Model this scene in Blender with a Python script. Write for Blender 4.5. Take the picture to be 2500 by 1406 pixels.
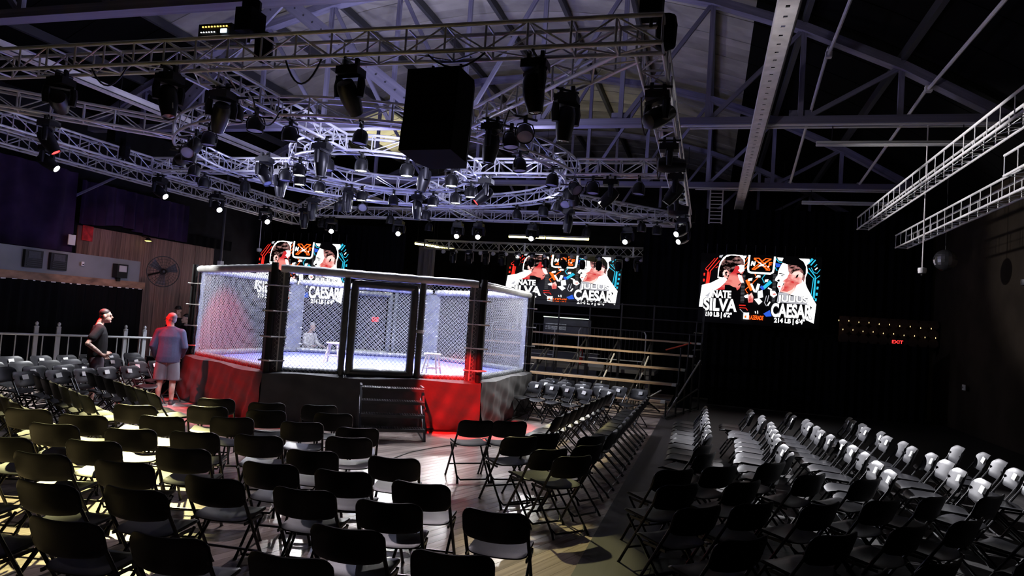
import bpy, bmesh, math, random
import numpy as np
from mathutils import Vector, Matrix, Euler

# ------------------------------------------------------------------ clearing
for _o in list(bpy.data.objects):
    bpy.data.objects.remove(_o, do_unlink=True)
scn = bpy.context.scene
COL = scn.collection
rnd = random.Random(7)
PI = math.pi
R_ = math.radians

# ------------------------------------------------------------------ camera
# world: +Y runs along the hall, +X to the right, camera stands at the origin 2 m up
cam_d = bpy.data.cameras.new('camera')
cam = bpy.data.objects.new('camera', cam_d)
COL.objects.link(cam)
scn.camera = cam
cam_d.sensor_fit = 'HORIZONTAL'
cam_d.sensor_width = 36.0
cam_d.lens = 36.0 * 1700.0 / 2500.0
cam_d.clip_start = 0.05
cam_d.clip_end = 200
_yaw, _pitch, _roll = R_(15.9), R_(2.8), R_(4.0)
_f = Vector((-math.sin(_yaw) * math.cos(_pitch), math.cos(_yaw) * math.cos(_pitch), math.sin(_pitch)))
_r0 = Vector((math.cos(_yaw), math.sin(_yaw), 0))
_u0 = _r0.cross(_f)
_r = _r0 * math.cos(_roll) + _u0 * math.sin(_roll)
_u = _r.cross(_f)
_m = Matrix((_r, _u, -_f)).transposed().to_4x4()
_m.translation = Vector((0, 0, 2.0))
cam.matrix_world = _m

# ------------------------------------------------------------------ world, exposure
wd = bpy.data.worlds.new('hall_air')
scn.world = wd
wd.use_nodes = True
wd.node_tree.nodes['Background'].inputs[0].default_value = (0.55, 0.6, 0.75, 1)
wd.node_tree.nodes['Background'].inputs[1].default_value = 0.0006
vs = scn.view_settings
vs.view_transform = 'Standard'
vs.look = 'None'
vs.gamma = 1.0
vs.use_curve_mapping = False
vs.exposure = 0.12
scn.cycles.max_bounces = 6
scn.cycles.diffuse_bounces = 3
scn.cycles.glossy_bounces = 3
scn.cycles.sample_clamp_indirect = 4.0
scn.cycles.caustics_reflective = False
scn.cycles.caustics_refractive = False
# light levels (watts) of the lamps that hang in the rig; the lamps themselves are made further down
PAR_W = 480.0
HEAD_W = 1500.0
RED_W = 6500.0
WARM_W = 11000.0
SCREEN = 2.4

# ------------------------------------------------------------------ materials
MATS = {}
def mat(name, col, rough=0.5, metal=0.0, emit=None, estr=1.0, spec=None, noise=None, bump=None, coat=0.0):
    """noise=(scale, amount[, stretch xyz, detail]) varies the base colour; bump=(scale, strength[, stretch])"""
    if name in MATS:
        return MATS[name]
    m = bpy.data.materials.new(name)
    m.use_nodes = True
    nt = m.node_tree
    b = nt.nodes['Principled BSDF']
    b.inputs['Base Color'].default_value = (*col, 1)
    b.inputs['Roughness'].default_value = rough
    b.inputs['Metallic'].default_value = metal
    if coat:
        b.inputs['Coat Weight'].default_value = coat
    if spec is not None:
        b.inputs['Specular IOR Level'].default_value = spec
    if emit:
        b.inputs['Emission Color'].default_value = (*emit, 1)
        b.inputs['Emission Strength'].default_value = estr
    tc = None
    if noise or bump:
        tc = nt.nodes.new('ShaderNodeTexCoord')
    def nz(scale, stretch, detail=4.0):
        mp = nt.nodes.new('ShaderNodeMapping')
        mp.inputs['Scale'].default_value = stretch
        n = nt.nodes.new('ShaderNodeTexNoise')
        n.inputs['Scale'].default_value = scale
        n.inputs['Detail'].default_value = detail
        nt.links.new(tc.outputs['Object'], mp.inputs['Vector'])
        nt.links.new(mp.outputs['Vector'], n.inputs['Vector'])
        return n
    if noise:
        sc, amt = noise[0], noise[1]
        st = noise[2] if len(noise) > 2 else (1, 1, 1)
        n = nz(sc, st)
        cr = nt.nodes.new('ShaderNodeValToRGB')
        cr.color_ramp.elements[0].position = 0.3
        cr.color_ramp.elements[1].position = 0.7
        cr.color_ramp.elements[0].color = (*[c * (1 - amt) for c in col], 1)
        cr.color_ramp.elements[1].color = (*[min(1, c * (1 + amt)) for c in col], 1)
        nt.links.new(n.outputs['Fac'], cr.inputs['Fac'])
        nt.links.new(cr.outputs['Color'], b.inputs['Base Color'])
    if bump:
        n = nz(bump[0], bump[2] if len(bump) > 2 else (1, 1, 1), 3.0)
        bp = nt.nodes.new('ShaderNodeBump')
        bp.inputs['Strength'].default_value = bump[1]
        bp.inputs['Distance'].default_value = 0.02
        nt.links.new(n.outputs['Fac'], bp.inputs['Height'])
        nt.links.new(bp.outputs['Normal'], b.inputs['Normal'])
    MATS[name] = m
    return m

def emis(name, col, s):
    if name in MATS:
        return MATS[name]
    m = bpy.data.materials.new(name)
    m.use_nodes = True
    nt = m.node_tree
    nt.nodes.clear()
    e = nt.nodes.new('ShaderNodeEmission')
    o = nt.nodes.new('ShaderNodeOutputMaterial')
    e.inputs[0].default_value = (*col, 1)
    e.inputs[1].default_value = s
    nt.links.new(e.outputs[0], o.inputs[0])
    MATS[name] = m
    return m

ALU = mat('truss_aluminium', (0.74, 0.75, 0.79), 0.36, 0.3, noise=(9, 0.1))
BLACK = mat('black_painted_metal', (0.009, 0.009, 0.010), 0.45, spec=0.4)
MATTE = mat('matte_black', (0.005, 0.005, 0.006), 0.8, spec=0.1)
PLAST = mat('black_chair_plastic', (0.010, 0.010, 0.012), 0.42, noise=(14, 0.25), bump=(180, 0.05), spec=0.32)
CHFRAME = mat('black_chair_tube', (0.018, 0.018, 0.02), 0.3)
PAPER = mat('white_paper', (0.8, 0.8, 0.78), 0.7)
STEEL = mat('roof_steel_paint', (0.21, 0.20, 0.29), 0.55, noise=(3, 0.25), bump=(30, 0.1))
STEELW = mat('white_steel_paint', (0.85, 0.82, 0.83), 0.5, noise=(5, 0.14), bump=(24, 0.15))
WHITEP = mat('white_paint', (0.8, 0.8, 0.8), 0.45)
DARKST = mat('dark_steel', (0.05, 0.05, 0.06), 0.5, noise=(6, 0.3))

# ------------------------------------------------------------------ mesh helpers
class MB:
    """collects vertices and faces for one mesh"""
    def __init__(s):
        s.v = []; s.f = []; s.mi = []
    def add(s, vs, fs, mi=0):
        o = len(s.v)
        s.v.extend([tuple(p) for p in vs])
        s.f.extend([tuple(i + o for i in f) for f in fs])
        s.mi.extend([mi] * len(fs))
        return s
    def box(s, c, size, rot=None, mi=0):
        x, y, z = [a / 2 for a in size]
        vs = [Vector((i, j, k)) for i in (-x, x) for j in (-y, y) for k in (-z, z)]
        if rot is not None:
            vs = [rot @ v for v in vs]
        c = Vector(c)
        return s.add([v + c for v in vs], [(0, 1, 3, 2), (4, 6, 7, 5), (0, 4, 5, 1), (2, 3, 7, 6), (0, 2, 6, 4), (1, 5, 7, 3)], mi)
    def tube(s, pts, r, n=8, closed=False, mi=0, cap=True):
        pts = [Vector(p) for p in pts]
        m = len(pts)
        rr = r if isinstance(r, (list, tuple)) else [r] * m
        prev = None
        vs = []
        for i, p in enumerate(pts):
            if closed:
                d = pts[(i + 1) % m] - pts[i - 1]
            else:
                d = pts[min(i + 1, m - 1)] - pts[max(i - 1, 0)]
            d.normalize()
            if prev is None:
                a = Vector((0, 0, 1)) if abs(d.z) < 0.9 else Vector((1, 0, 0))
                u = d.cross(a).normalized()
            else:
                u = (prev - d * prev.dot(d)).normalized()
            prev = u
            w = d.cross(u)
            for k in range(n):
                a = 2 * PI * k / n
                vs.append(p + (u * math.cos(a) + w * math.sin(a)) * rr[i])
        fs = []
        for i in range(m if closed else m - 1):
            j = (i + 1) % m
            for k in range(n):
                l = (k + 1) % n
                fs.append((i * n + k, i * n + l, j * n + l, j * n + k))
        if not closed and cap:
            fs.append(tuple(range(n - 1, -1, -1)))
            fs.append(tuple((m - 1) * n + k for k in range(n)))
        return s.add(vs, fs, mi)
    def lathe(s, prof, n=16, c=(0, 0, 0), mi=0):
        """prof = [(r, z)...] spun about z"""
        vs = []
        c = Vector(c)
        for r, z in prof:
            for k in range(n):
                a = 2 * PI * k / n
                vs.append(c + Vector((r * math.cos(a), r * math.sin(a), z)))
        fs = []
        for i in range(len(prof) - 1):
            for k in range(n):
                l = (k + 1) % n
                fs.append((i * n + k, i * n + l, (i + 1) * n + l, (i + 1) * n + k))
        fs.append(tuple(range(n - 1, -1, -1)))
        fs.append(tuple((len(prof) - 1) * n + k for k in range(n)))
        return s.add(vs, fs, mi)
    def prism(s, poly, z0, z1, mi=0):
        n = len(poly)
        vs = [(x, y, z0) for x, y in poly] + [(x, y, z1) for x, y in poly]
        fs = [tuple(range(n - 1, -1, -1)), tuple(range(n, 2 * n))]
        fs += [(i, (i + 1) % n, n + (i + 1) % n, n + i) for i in range(n)]
        return s.add(vs, fs, mi)
    def grid(s, fn, nu, nv, mi=0):
        vs = [fn(i / nu, j / nv) for i in range(nu + 1) for j in range(nv + 1)]
        fs = [(i * (nv + 1) + j, (i + 1) * (nv + 1) + j, (i + 1) * (nv + 1) + j + 1, i * (nv + 1) + j + 1) for i in range(nu) for j in range(nv)]
        return s.add(vs, fs, mi)
    def mesh(s, name, mats, smooth=False):
        me = bpy.data.meshes.new(name)
        me.from_pydata(s.v, [], s.f)
        for m in (mats if isinstance(mats, (list, tuple)) else [mats]):
            me.materials.append(m)
        if isinstance(mats, (list, tuple)):
            me.polygons.foreach_set('material_index', s.mi)
        if smooth:
            me.polygons.foreach_set('use_smooth', [True] * len(me.polygons))
            try:
                me.set_sharp_from_angle(angle=R_(38))
            except Exception:
                pass
        me.update()
        return me

def link(name, me, parent=None, loc=None, rot=None, M=None):
    o = bpy.data.objects.new(name, me)
    COL.objects.link(o)
    if parent is not None:
        o.parent = parent
    if M is not None:
        o.matrix_local = M
    else:
        if loc is not None:
            o.location = loc
        if rot is not None:
            o.rotation_euler = rot
    return o

def build(name, mb, mats, parent=None, loc=None, rot=None, smooth=False):
    return link(name, mb.mesh(name, mats, smooth), parent, loc, rot)

def tag(o, label=None, cat=None, group=None, kind=None):
    if label: o['label'] = label
    if cat: o['category'] = cat
    if group: o['group'] = group
    if kind: o['kind'] = kind
    return o

def thing(name, label, cat, loc=(0, 0, 0), rz=0.0, group=None):
    o = bpy.data.objects.new(name, None)
    COL.objects.link(o)
    o.empty_display_size = 0.1
    o.location = loc
    o.rotation_euler = (0, 0, rz)
    return tag(o, label, cat, group)

_unit = {}
def unit_rod(m, n=8):
    k = ('rod', m.name, n)
    if k not in _unit:
        b = MB()
        b.lathe([(1, 0), (1, 1)], n)
        _unit[k] = b.mesh('rod', m, True)
    return _unit[k]
def unit_box(m):
    k = ('box', m.name)
    if k not in _unit:
        _unit[k] = MB().box((0, 0, 0), (1, 1, 1)).mesh('bar', m)
    return _unit[k]
def rod(name, a, b, r, m, parent, n=8):
    a, b = Vector(a), Vector(b)
    d = b - a
    q = d.to_track_quat('Z', 'Y')
    M = Matrix.Translation(a) @ q.to_matrix().to_4x4() @ Matrix.Diagonal((r, r, d.length, 1))
    return link(name, unit_rod(m, n), parent, M=M)
def bar(name, a, b, w, h, m, parent, up=(0, 0, 1)):
    """rectangular bar from a to b, w wide across, h deep along 'up'"""
    a, b = Vector(a), Vector(b)
    d = (b - a)
    L = d.length
    d.normalize()
    up = Vector(up)
    x = d.cross(up)
    if x.length < 1e-4:
        x = d.cross(Vector((1, 0, 0)))
    x.normalize()
    y = x.cross(d).normalized()
    Rm = Matrix((x, y, -d)).transposed().to_4x4() if False else Matrix(((x.x, d.x, y.x, 0), (x.y, d.y, y.y, 0), (x.z, d.z, y.z, 0), (0, 0, 0, 1)))
    M = Matrix.Translation((a + b) / 2) @ Rm @ Matrix.Diagonal((w, L, h, 1))
    return link(name, unit_box(m), parent, M=M)
def blk(name, c, size, m, parent, rz=0.0):
    M = Matrix.Translation(c) @ Matrix.Rotation(rz, 4, 'Z') @ Matrix.Diagonal((*size, 1))
    return link(name, unit_box(m), parent, M=M)

ORD = ['first', 'second', 'third', 'fourth', 'fifth', 'sixth', 'seventh', 'eighth', 'ninth', 'tenth', 'eleventh',
       'twelfth', 'thirteenth', 'fourteenth', 'fifteenth', 'sixteenth', 'seventeenth', 'eighteenth', 'nineteenth', 'twentieth'] + ['twenty-' + w_ for w_ in ('first', 'second', 'third', 'fourth', 'fifth', 'sixth', 'seventh', 'eighth', 'ninth')] + ['thirtieth'] + ['thirty-' + w_ for w_ in ('first', 'second', 'third', 'fourth', 'fifth')]

def text_mesh(txt, m, name, shear=0.0, extrude=0.0, bold=0.0):
    cu = bpy.data.curves.new(name, 'FONT')
    cu.body = txt
    cu.shear = shear
    cu.offset = bold
    cu.extrude = extrude
    o = bpy.data.objects.new(name, cu)
    COL.objects.link(o)
    bpy.context.view_layer.update()
    dg = bpy.context.evaluated_depsgraph_get()
    me = bpy.data.meshes.new_from_object(o.evaluated_get(dg))
    bpy.data.objects.remove(o, do_unlink=True)
    bpy.data.curves.remove(cu)
    me.materials.clear()
    me.materials.append(m)
    xs = [v.co.x for v in me.vertices]; ys = [v.co.y for v in me.vertices]
    x0, x1, y0, y1 = min(xs), max(xs), min(ys), max(ys)
    for v in me.vertices:
        v.co.x = (v.co.x - x0) / (x1 - x0)
        v.co.y = (v.co.y - y0) / (y1 - y0)
    return me

def spot(name, loc, target, watts, col, size_deg, blend, parent=None, radius=0.06):
    ld = bpy.data.lights.new(name, 'SPOT')
    ld.energy = watts
    ld.color = col
    ld.spot_size = R_(size_deg)
    ld.spot_blend = blend
    ld.shadow_soft_size = radius
    o = bpy.data.objects.new(name, ld)
    COL.objects.link(o)
    d = Vector(target) - Vector(loc)
    Mw = Matrix.Translation(loc) @ d.to_track_quat('-Z', 'Y').to_matrix().to_4x4()
    if parent is not None:
        o.parent = parent
        pm = Matrix.Translation(parent.location) @ Euler(parent.rotation_euler).to_matrix().to_4x4() @ Matrix.Diagonal((*parent.scale, 1))
        o.matrix_local = pm.inverted() @ Mw
    else:
        o.matrix_world = Mw
    return o

# ================================================================== THE HALL
def wood_mat(name, col, rough, var=0.35, stretch=(1, 14, 1), spec=0.5):
    m = bpy.data.materials.new(name)
    m.use_nodes = True
    nt = m.node_tree
    b = nt.nodes['Principled BSDF']
    tc = nt.nodes.new('ShaderNodeTexCoord')
    oi = nt.nodes.new('ShaderNodeObjectInfo')
    ad = nt.nodes.new('ShaderNodeVectorMath'); ad.operation = 'ADD'
    mp = nt.nodes.new('ShaderNodeMapping')
    mp.inputs['Scale'].default_value = stretch
    n = nt.nodes.new('ShaderNodeTexNoise')
    n.inputs['Scale'].default_value = 2.2
    n.inputs['Detail'].default_value = 6
    cr = nt.nodes.new('ShaderNodeValToRGB')
    cr.color_ramp.elements[0].position = 0.25
    cr.color_ramp.elements[1].position = 0.75
    cr.color_ramp.elements[0].color = (*[c * (1 - var) for c in col], 1)
    cr.color_ramp.elements[1].color = (*[c * (1 + var) for c in col], 1)
    hs = nt.nodes.new('ShaderNodeHueSaturation')
    mr = nt.nodes.new('ShaderNodeMapRange')
    mr.inputs['To Min'].default_value = 0.75
    mr.inputs['To Max'].default_value = 1.25
    L = nt.links.new
    L(tc.outputs['Object'], mp.inputs['Vector'])
    L(mp.outputs['Vector'], ad.inputs[0])
    L(oi.outputs['Location'], ad.inputs[1])
    L(ad.outputs[0], n.inputs['Vector'])
    L(n.outputs['Fac'], cr.inputs['Fac'])
    L(cr.outputs['Color'], hs.inputs['Color'])
    L(oi.outputs['Random'], mr.inputs['Value'])
    L(mr.outputs[0], hs.inputs['Value'])
    L(hs.outputs['Color'], b.inputs['Base Color'])
    b.inputs['Roughness'].default_value = rough
    b.inputs['Specular IOR Level'].default_value = spec
    return m

X0, X1, Y0, Y1 = -16.6, 6.4, -3.0, 33.0
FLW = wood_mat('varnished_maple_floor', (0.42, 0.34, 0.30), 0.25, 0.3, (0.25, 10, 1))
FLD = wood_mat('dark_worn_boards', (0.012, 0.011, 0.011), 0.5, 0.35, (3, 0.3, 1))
SUB = mat('sub_floor', (0.02, 0.018, 0.016), 0.8)

fl = tag(build('floor', MB().box(((X0 - 0.95) / 2, (Y0 + Y1) / 2, -0.06), (-0.95 - X0, Y1 - Y0, 0.1)), SUB), kind='structure',
         label='varnished wooden gym floor of narrow strips around the cage')
def clip(poly, a, b, c):      # keep a*x+b*y<=c
    out = []
    for i in range(len(poly)):
        p, q = poly[i], poly[(i + 1) % len(poly)]
        dp, dq = a * p[0] + b * p[1] - c, a * q[0] + b * q[1] - c
        if dp <= 0:
            out.append(p)
        if (dp < 0 < dq) or (dq < 0 < dp):
            t = dp / (dp - dq)
            out.append((p[0] + (q[0] - p[0]) * t, p[1] + (q[1] - p[1]) * t))
    return out
_ang = R_(20.0)                       # the strips run 20 degrees off the hall axis
_d = (math.sin(_ang), math.cos(_ang)); _n = (_d[1], -_d[0])
_w = 0.118
k = 0
for i in range(-300, 300):
    s0, s1 = i * _w + 0.0015, (i + 1) * _w - 0.0015
    P = [(_n[0] * s + _d[0] * t, _n[1] * s + _d[1] * t) for s, t in ((s0, -60), (s1, -60), (s1, 60), (s0, 60))]
    for a, b, c in ((1, 0, -0.955), (-1, 0, -X0), (0, 1, 24.0), (0, -1, 1.5)):
        P = clip(P, a, b, c)
        if len(P) < 3:
            break
    if len(P) >= 3:
        cx = sum(p[0] for p in P) / len(P); cy = sum(p[1] for p in P) / len(P)
        # local frame along the strip so the grain follows it
        ca, sa = math.cos(-_ang + PI / 2), math.sin(-_ang + PI / 2)
        Q = [((x - cx) * ca + (y - cy) * sa, -(x - cx) * sa + (y - cy) * ca) for x, y in P]
        A = sum(Q[j][0] * Q[(j + 1) % len(Q)][1] - Q[(j + 1) % len(Q)][0] * Q[j][1] for j in range(len(Q)))
        if A < 0: Q = Q[::-1]
        build('plank', MB().prism(Q, -0.012, 0.0), FLW, fl, (cx, cy, 0), (0, 0, PI / 2 - _ang))
        k += 1
# raised threshold strip and the darker side floor
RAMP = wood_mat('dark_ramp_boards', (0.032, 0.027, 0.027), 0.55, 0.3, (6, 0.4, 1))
tr = tag(build('trim_1', MB().prism([(-0.953, Y0), (-0.36, Y0), (-0.36, 19.5), (-0.953, 19.5)], -0.06, 0.006), RAMP), kind='structure',
         label='dark wooden threshold strip between gym floor and side floor')
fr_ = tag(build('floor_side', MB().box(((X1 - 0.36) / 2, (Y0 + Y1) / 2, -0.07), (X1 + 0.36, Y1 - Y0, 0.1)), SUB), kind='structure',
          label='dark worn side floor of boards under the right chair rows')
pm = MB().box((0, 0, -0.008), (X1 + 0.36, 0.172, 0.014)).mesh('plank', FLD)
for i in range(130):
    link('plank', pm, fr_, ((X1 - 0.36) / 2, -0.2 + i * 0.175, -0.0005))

# walls
PLASTER = mat('dark_wall_paint', (0.016, 0.016, 0.018), 0.9, noise=(2, 0.3), spec=0.1)
tag(build('wall_right', MB().box((X1 + 0.1, (Y0 + Y1) / 2, 4), (0.2, Y1 - Y0, 8.2)), mat('brown_right_wall', (0.035, 0.027, 0.02), 0.9, noise=(1.3, 0.3), spec=0.1)), kind='structure', label='dim brown plaster wall on the right')
tag(build('wall_back', MB().box(((X0 + X1) / 2, Y1 + 0.1, 5), (X1 - X0 + 0.4, 0.2, 10.4)), PLASTER), kind='structure', label='dark far end wall of the hall')
tag(build('wall_front', MB().box(((X0 + X1) / 2, Y0 - 0.1, 5), (X1 - X0 + 0.4, 0.2, 10.4)), PLASTER), kind='structure', label='dark wall behind the camera')
wl = tag(build('wall_left', MB().box((X0 - 0.1, (Y0 + Y1) / 2, 4), (0.2, Y1 - Y0, 8.2)), PLASTER), kind='structure', label='dark painted wall on the left')
# wood panelled part of the left wall: vertical boards
WPAN = wood_mat('reddish_wall_boards', (0.19, 0.10, 0.085), 0.55, 0.6, (1, 12, 0.5))
pmesh = MB().box((0, 0, 0), (0.04, 0.176, 3.78)).mesh('panel_board', WPAN)
for i in range(30):
    link('panel_board', pmesh, wl, (X0 + 0.03 + (0.006 if i % 3 else 0), 14.95 + i * 0.18, 1.92 + 0.0))

# ------------------------------------------------------------------ roof
def za(x):
    return 6.5 + 3.45 * (1 - ((x + 5.75) / 11.0) ** 2)
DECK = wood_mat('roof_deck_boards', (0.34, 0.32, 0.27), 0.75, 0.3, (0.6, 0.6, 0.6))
ce = tag(build('ceiling', MB().grid(lambda u, v: (X0 - 0.2 + u * (X1 - X0 + 0.4), Y0 + v * (Y1 - Y0), za(X0 - 0.2 + u * (X1 - X0 + 0.4)) + 0.42), 24, 1), mat('roof_back', (0.02, 0.02, 0.02), 0.9)), kind='structure', label='arched roof deck of wide pale boards above the trusses')
NS = 22
def arch_board(w, t, xa, xb):
    b = MB()
    NS = max(5, int((xb - xa) / 1.0))
    xs = [xa + (xb - xa) * i / NS for i in range(NS + 1)]
    vs = []
    for x in xs:
        z = za(x) + 0.30
        vs += [(x, -w / 2, z), (x, w / 2, z), (x, w / 2, z + t), (x, -w / 2, z + t)]
    fs = []
    for i in range(NS):
        for k in range(4):
            l = (k + 1) % 4
            fs.append((i * 4 + k, (i + 1) * 4 + k, (i + 1) * 4 + l, i * 4 + l))
    return b.add(vs, fs)
DECKB = mat('black_roof_boards', (0.004, 0.004, 0.004), 0.9, spec=0.05)  # near-black boards for both outer parts of the roof
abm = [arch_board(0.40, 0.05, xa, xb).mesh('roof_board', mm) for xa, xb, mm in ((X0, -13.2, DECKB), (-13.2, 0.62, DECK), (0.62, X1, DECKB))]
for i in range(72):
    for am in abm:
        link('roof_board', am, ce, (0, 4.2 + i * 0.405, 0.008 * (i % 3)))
PX = [-5.75 + 1.83 * i for i in range(-5, 6)]
DKST = mat('dark_purlin', (0.045, 0.045, 0.05), 0.6)
for x in [-5.75 + 1.83 * (i + 0.0) for i in range(-5, 6)]:
    bar('purlin', (x, 1.0, za(x) + 0.18), (x, Y1, za(x) + 0.18), 0.10, 0.20, DKST, ce)

TRY = [8.6, 15.0, 21.4, 27.8]
TRN = ['nearest', 'second', 'third', 'farthest']
for ti, ty in enumerate(TRY):
    t = thing('roof_truss', '%s steel bowstring roof truss spanning the hall above the lighting rig' % TRN[ti], 'roof truss', (-5.75, ty, 6.5), group='steel roof trusses')
    def L(x, z, dy=0.0):
        return (x + 5.75, dy, z - 6.5)
    for s in (-0.085, 0.085):
        bar('bottom_chord', L(X0, 6.5, s), L(5.25, 6.5, s), 0.07, 0.13, STEEL, t)
    bar('chord_flange', L(X0, 6.425), L(5.25, 6.425), 0.25, 0.018, STEEL, t)
    xs = [-16.73] + PX + [5.23]
    for a, b in zip(xs[:-1], xs[1:]):
        bar('top_chord', L(a, za(a)), L(b, za(b)), 0.24, 0.17, STEEL, t, up=(0, 0, 1))
    for i, x in enumerate(PX):
        bar('post', L(x, 6.5), L(x, za(x)), 0.10, 0.08, STEEL, t, up=(0, 1, 0))
    for i in range(len(PX) - 1):
        a, b = PX[i], PX[i + 1]
        if i < 5:
            bar('diagonal', L(a, za(a), 0.03), L(b, 6.5, 0.03), 0.09, 0.07, STEEL, t, up=(0, 1, 0))
        else:
            bar('diagonal', L(a, 6.5, 0.03), L(b, za(b), 0.03), 0.09, 0.07, STEEL, t, up=(0, 1, 0))
    bar('diagonal', L(-16.4, 6.5), L(PX[0], za(PX[0])), 0.09, 0.07, STEEL, t, up=(0, 1, 0))
    for x in (PX[1], PX[3], PX[7], PX[9]):
        blk('gusset_plate', L(x, 6.6, 0.09), (0.42, 0.012, 0.3), STEEL, t)
    # pale conduit clipped along the lower chord on the right half
    rod('conduit', L(-1.6, 6.40, -0.06), L(5.2, 6.40, -0.06), 0.026, STEELW, t)
    rod('conduit', L(-0.6, 6.37, 0.05), L(5.2, 6.37, 0.05), 0.018, STEELW, t)
    # sway rods to the next truss
# sloping sway rods between trusses, seen pale against the dark right half of the roof
for (xa, za_, ya, xb, zb, yb, wh) in ((2.05, 7.85, 15.0, 2.05, 8.1, 8.6, 'left'), (3.88, 7.1, 15.0, 3.88, 7.2, 8.6, 'right'),
                                     (2.05, 6.55, 21.4, 2.05, 8.0, 15.0, 'far left'), (3.88, 6.55, 21.4, 3.88, 7.15, 15.0, 'far right')):
    s = thing('sway_rod', 'pale sloping sway rod under the dark roof, the %s one of four' % wh, 'brace rod', (xa, ya, za_), group='pale sway rods under the right half of the roof')
    rod('rod_bar', (0, 0, 0), (xb - xa, yb - ya, zb - za_), 0.035, STEELW, s)
    blk('end_plate', (0, 0, 0), (0.12, 0.12, 0.12), STEELW, s)
# A-shaped brace of broad lavender plates over the rig
t = thing('a_frame_brace', 'broad lavender riveted steel plates forming an inverted V over the rig', 'brace', (-10.15, 14.0, 6.7))
for nm, q in (('brace_plate', (-2.65, 0, 0)), ('brace_plate', (3.5, 0, 0.02))):
    bar(nm, (0, 0, 2.6), q, 0.32, 0.06, STEEL, t, up=(0, 1, 0))
    d = Vector(q) - Vector((0, 0, 2.6))
    for i in range(14):
        p = Vector((0, -0.035, 2.6)) + d * ((i + 0.5) / 14)
        rod('rivet', p, p + Vector((0, -0.012, 0)), 0.022, DARKST, t, 8)
blk('apex_plate', (0, 0, 2.58), (0.5, 0.08, 0.3), STEEL, t)

# perforated channel beams running down the hall
def channel(x, z, y0, y1, w, label):
    t = thing('perforated_channel', label, 'channel beam', (x, y0, z), group='perforated channel beams')
    n = int((y1 - y0) / 0.30)
    b = MB()
    h = 0.035
    for i in range(n):
        a, c, m_ = i * 0.3, (i + 1) * 0.3, i * 0.3 + 0.15
        for (u0, u1, v0, v1) in ((-w / 2, w / 2, a, m_ - h), (-w / 2, w / 2, m_ + h, c), (-w / 2, -h * 0.8, m_ - h, m_ + h), (h * 0.8, w / 2, m_ - h, m_ + h)):
            b.box(((u0 + u1) / 2, (v0 + v1) / 2, 0), (u1 - u0, v1 - v0, 0.012))
    build('web', b, STEELW, t)
    for s in (-1, 1):
        blk('flange', (s * w / 2, n * 0.15, 0.06), (0.014, n * 0.3, 0.13), STEELW, t)
    rod('cable', (w / 2 + 0.02, 0, -0.01), (w / 2 + 0.03, n * 0.3, -0.01), 0.012, BLACK, t)
    return t
channel(0.75, 6.22, 1.5, 31.0, 0.24, 'white perforated channel beam running down the hall right of the rig')
channel(-12.33, 6.2, 6.0, 27.0, 0.24, 'perforated channel beam running down the hall left of the rig')
# fluorescent battens
TUBE = emis('warm_fluorescent', (1.0, 0.86, 0.25), 9.0)
def batten(loc, rz, L, lit, label, group, drop=None):
    drop = drop or (za(loc[0]) + 0.28 - loc[2])
    t = thing('fluorescent_batten', label, 'light fixture', loc, rz, group)
    blk('housing', (0, 0, 0.04), (L, 0.11, 0.05), WHITEP, t)
    b = MB()
    b.prism([(-0.09, 0.0), (0.09, 0.0), (0.05, 0.03), (-0.05, 0.03)], -L / 2, L / 2)
    o = build('reflector', b, WHITEP, t, rot=(PI / 2, 0, PI / 2))
    for s in (-0.4, 0.4):
        rod('suspension', (s * L, 0, 0.06), (s * L, 0, drop), 0.008, BLACK, t, 5)
    if lit:
        rod('tube_lamp', (-L / 2, 0, -0.02), (L / 2, 0, -0.02), 0.045, TUBE, t)
    else:
        rod('tube_lamp', (-L / 2, 0, -0.018), (L / 2, 0, -0.018), 0.016, mat('unlit_tube', (0.7, 0.7, 0.7), 0.3), t)
    return t
batten((3.35, 15.0, 6.0), 0, 2.9, False, 'unlit white fluorescent batten hanging below the second roof truss', 'unlit fluorescent battens', 0.42)
batten((3.6, 21.4, 6.0), 0, 2.4, False, 'unlit white fluorescent batten hanging below the third roof truss', 'unlit fluorescent battens', 0.42)
batten((3.2, 24.5, 5.4), 0, 2.6, False, 'unlit white fluorescent batten above the right screen', 'unlit fluorescent battens')
batten((-6.95, 26.0, 5.35), 0, 1.45, True, 'lit yellow fluorescent tube above the middle screen, left of two in line', 'lit yellow fluorescent tubes')
batten((-5.35, 26.0, 5.35), 0, 1.65, True, 'lit yellow fluorescent tube above the middle screen, right of two in line', 'lit yellow fluorescent tubes')
batten((-11.0, 25.6, 4.85), 0.9, 0.9, True, 'lit yellow fluorescent tube left of the far truss, upper of two', 'lit yellow fluorescent tubes')
batten((-10.55, 26.5, 4.85), 0.9, 0.9, True, 'lit yellow fluorescent tube left of the far truss, lower of two', 'lit yellow fluorescent tubes')
# added bowl lamps, put in to wash the roof boards from below
def added_uplight(loc, watts, label):
    t = thing('added_roof_washer', label, 'lamp', loc, group='added lamps that wash the roof boards')
    b = MB(); b.lathe([(0.05, -0.18), (0.10, -0.1), (0.17, 0.02), (0.15, 0.02), (0.09, -0.08)], 14)
    build('bowl', b, BLACK, t, smooth=True)
    b = MB(); b.lathe([(0.085, -0.075), (0.12, -0.02)], 14)
    build('bulb', b, emis('warm_bulb', (1, 0.92, 0.55), 6.0), t)
    rod('stem', (0, 0, -0.45), (0, 0, -0.16), 0.015, BLACK, t)
    ld = bpy.data.lights.new('glow', 'SPOT')
    ld.energy = watts; ld.color = (1.0, 0.93, 0.6); ld.spot_size = R_(100); ld.spot_blend = 0.8; ld.shadow_soft_size = 0.1
    o = bpy.data.objects.new('glow', ld); COL.objects.link(o); o.parent = t
    o.location = (0, 0, 0.06); o.rotation_euler = (PI, 0, 0)
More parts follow.
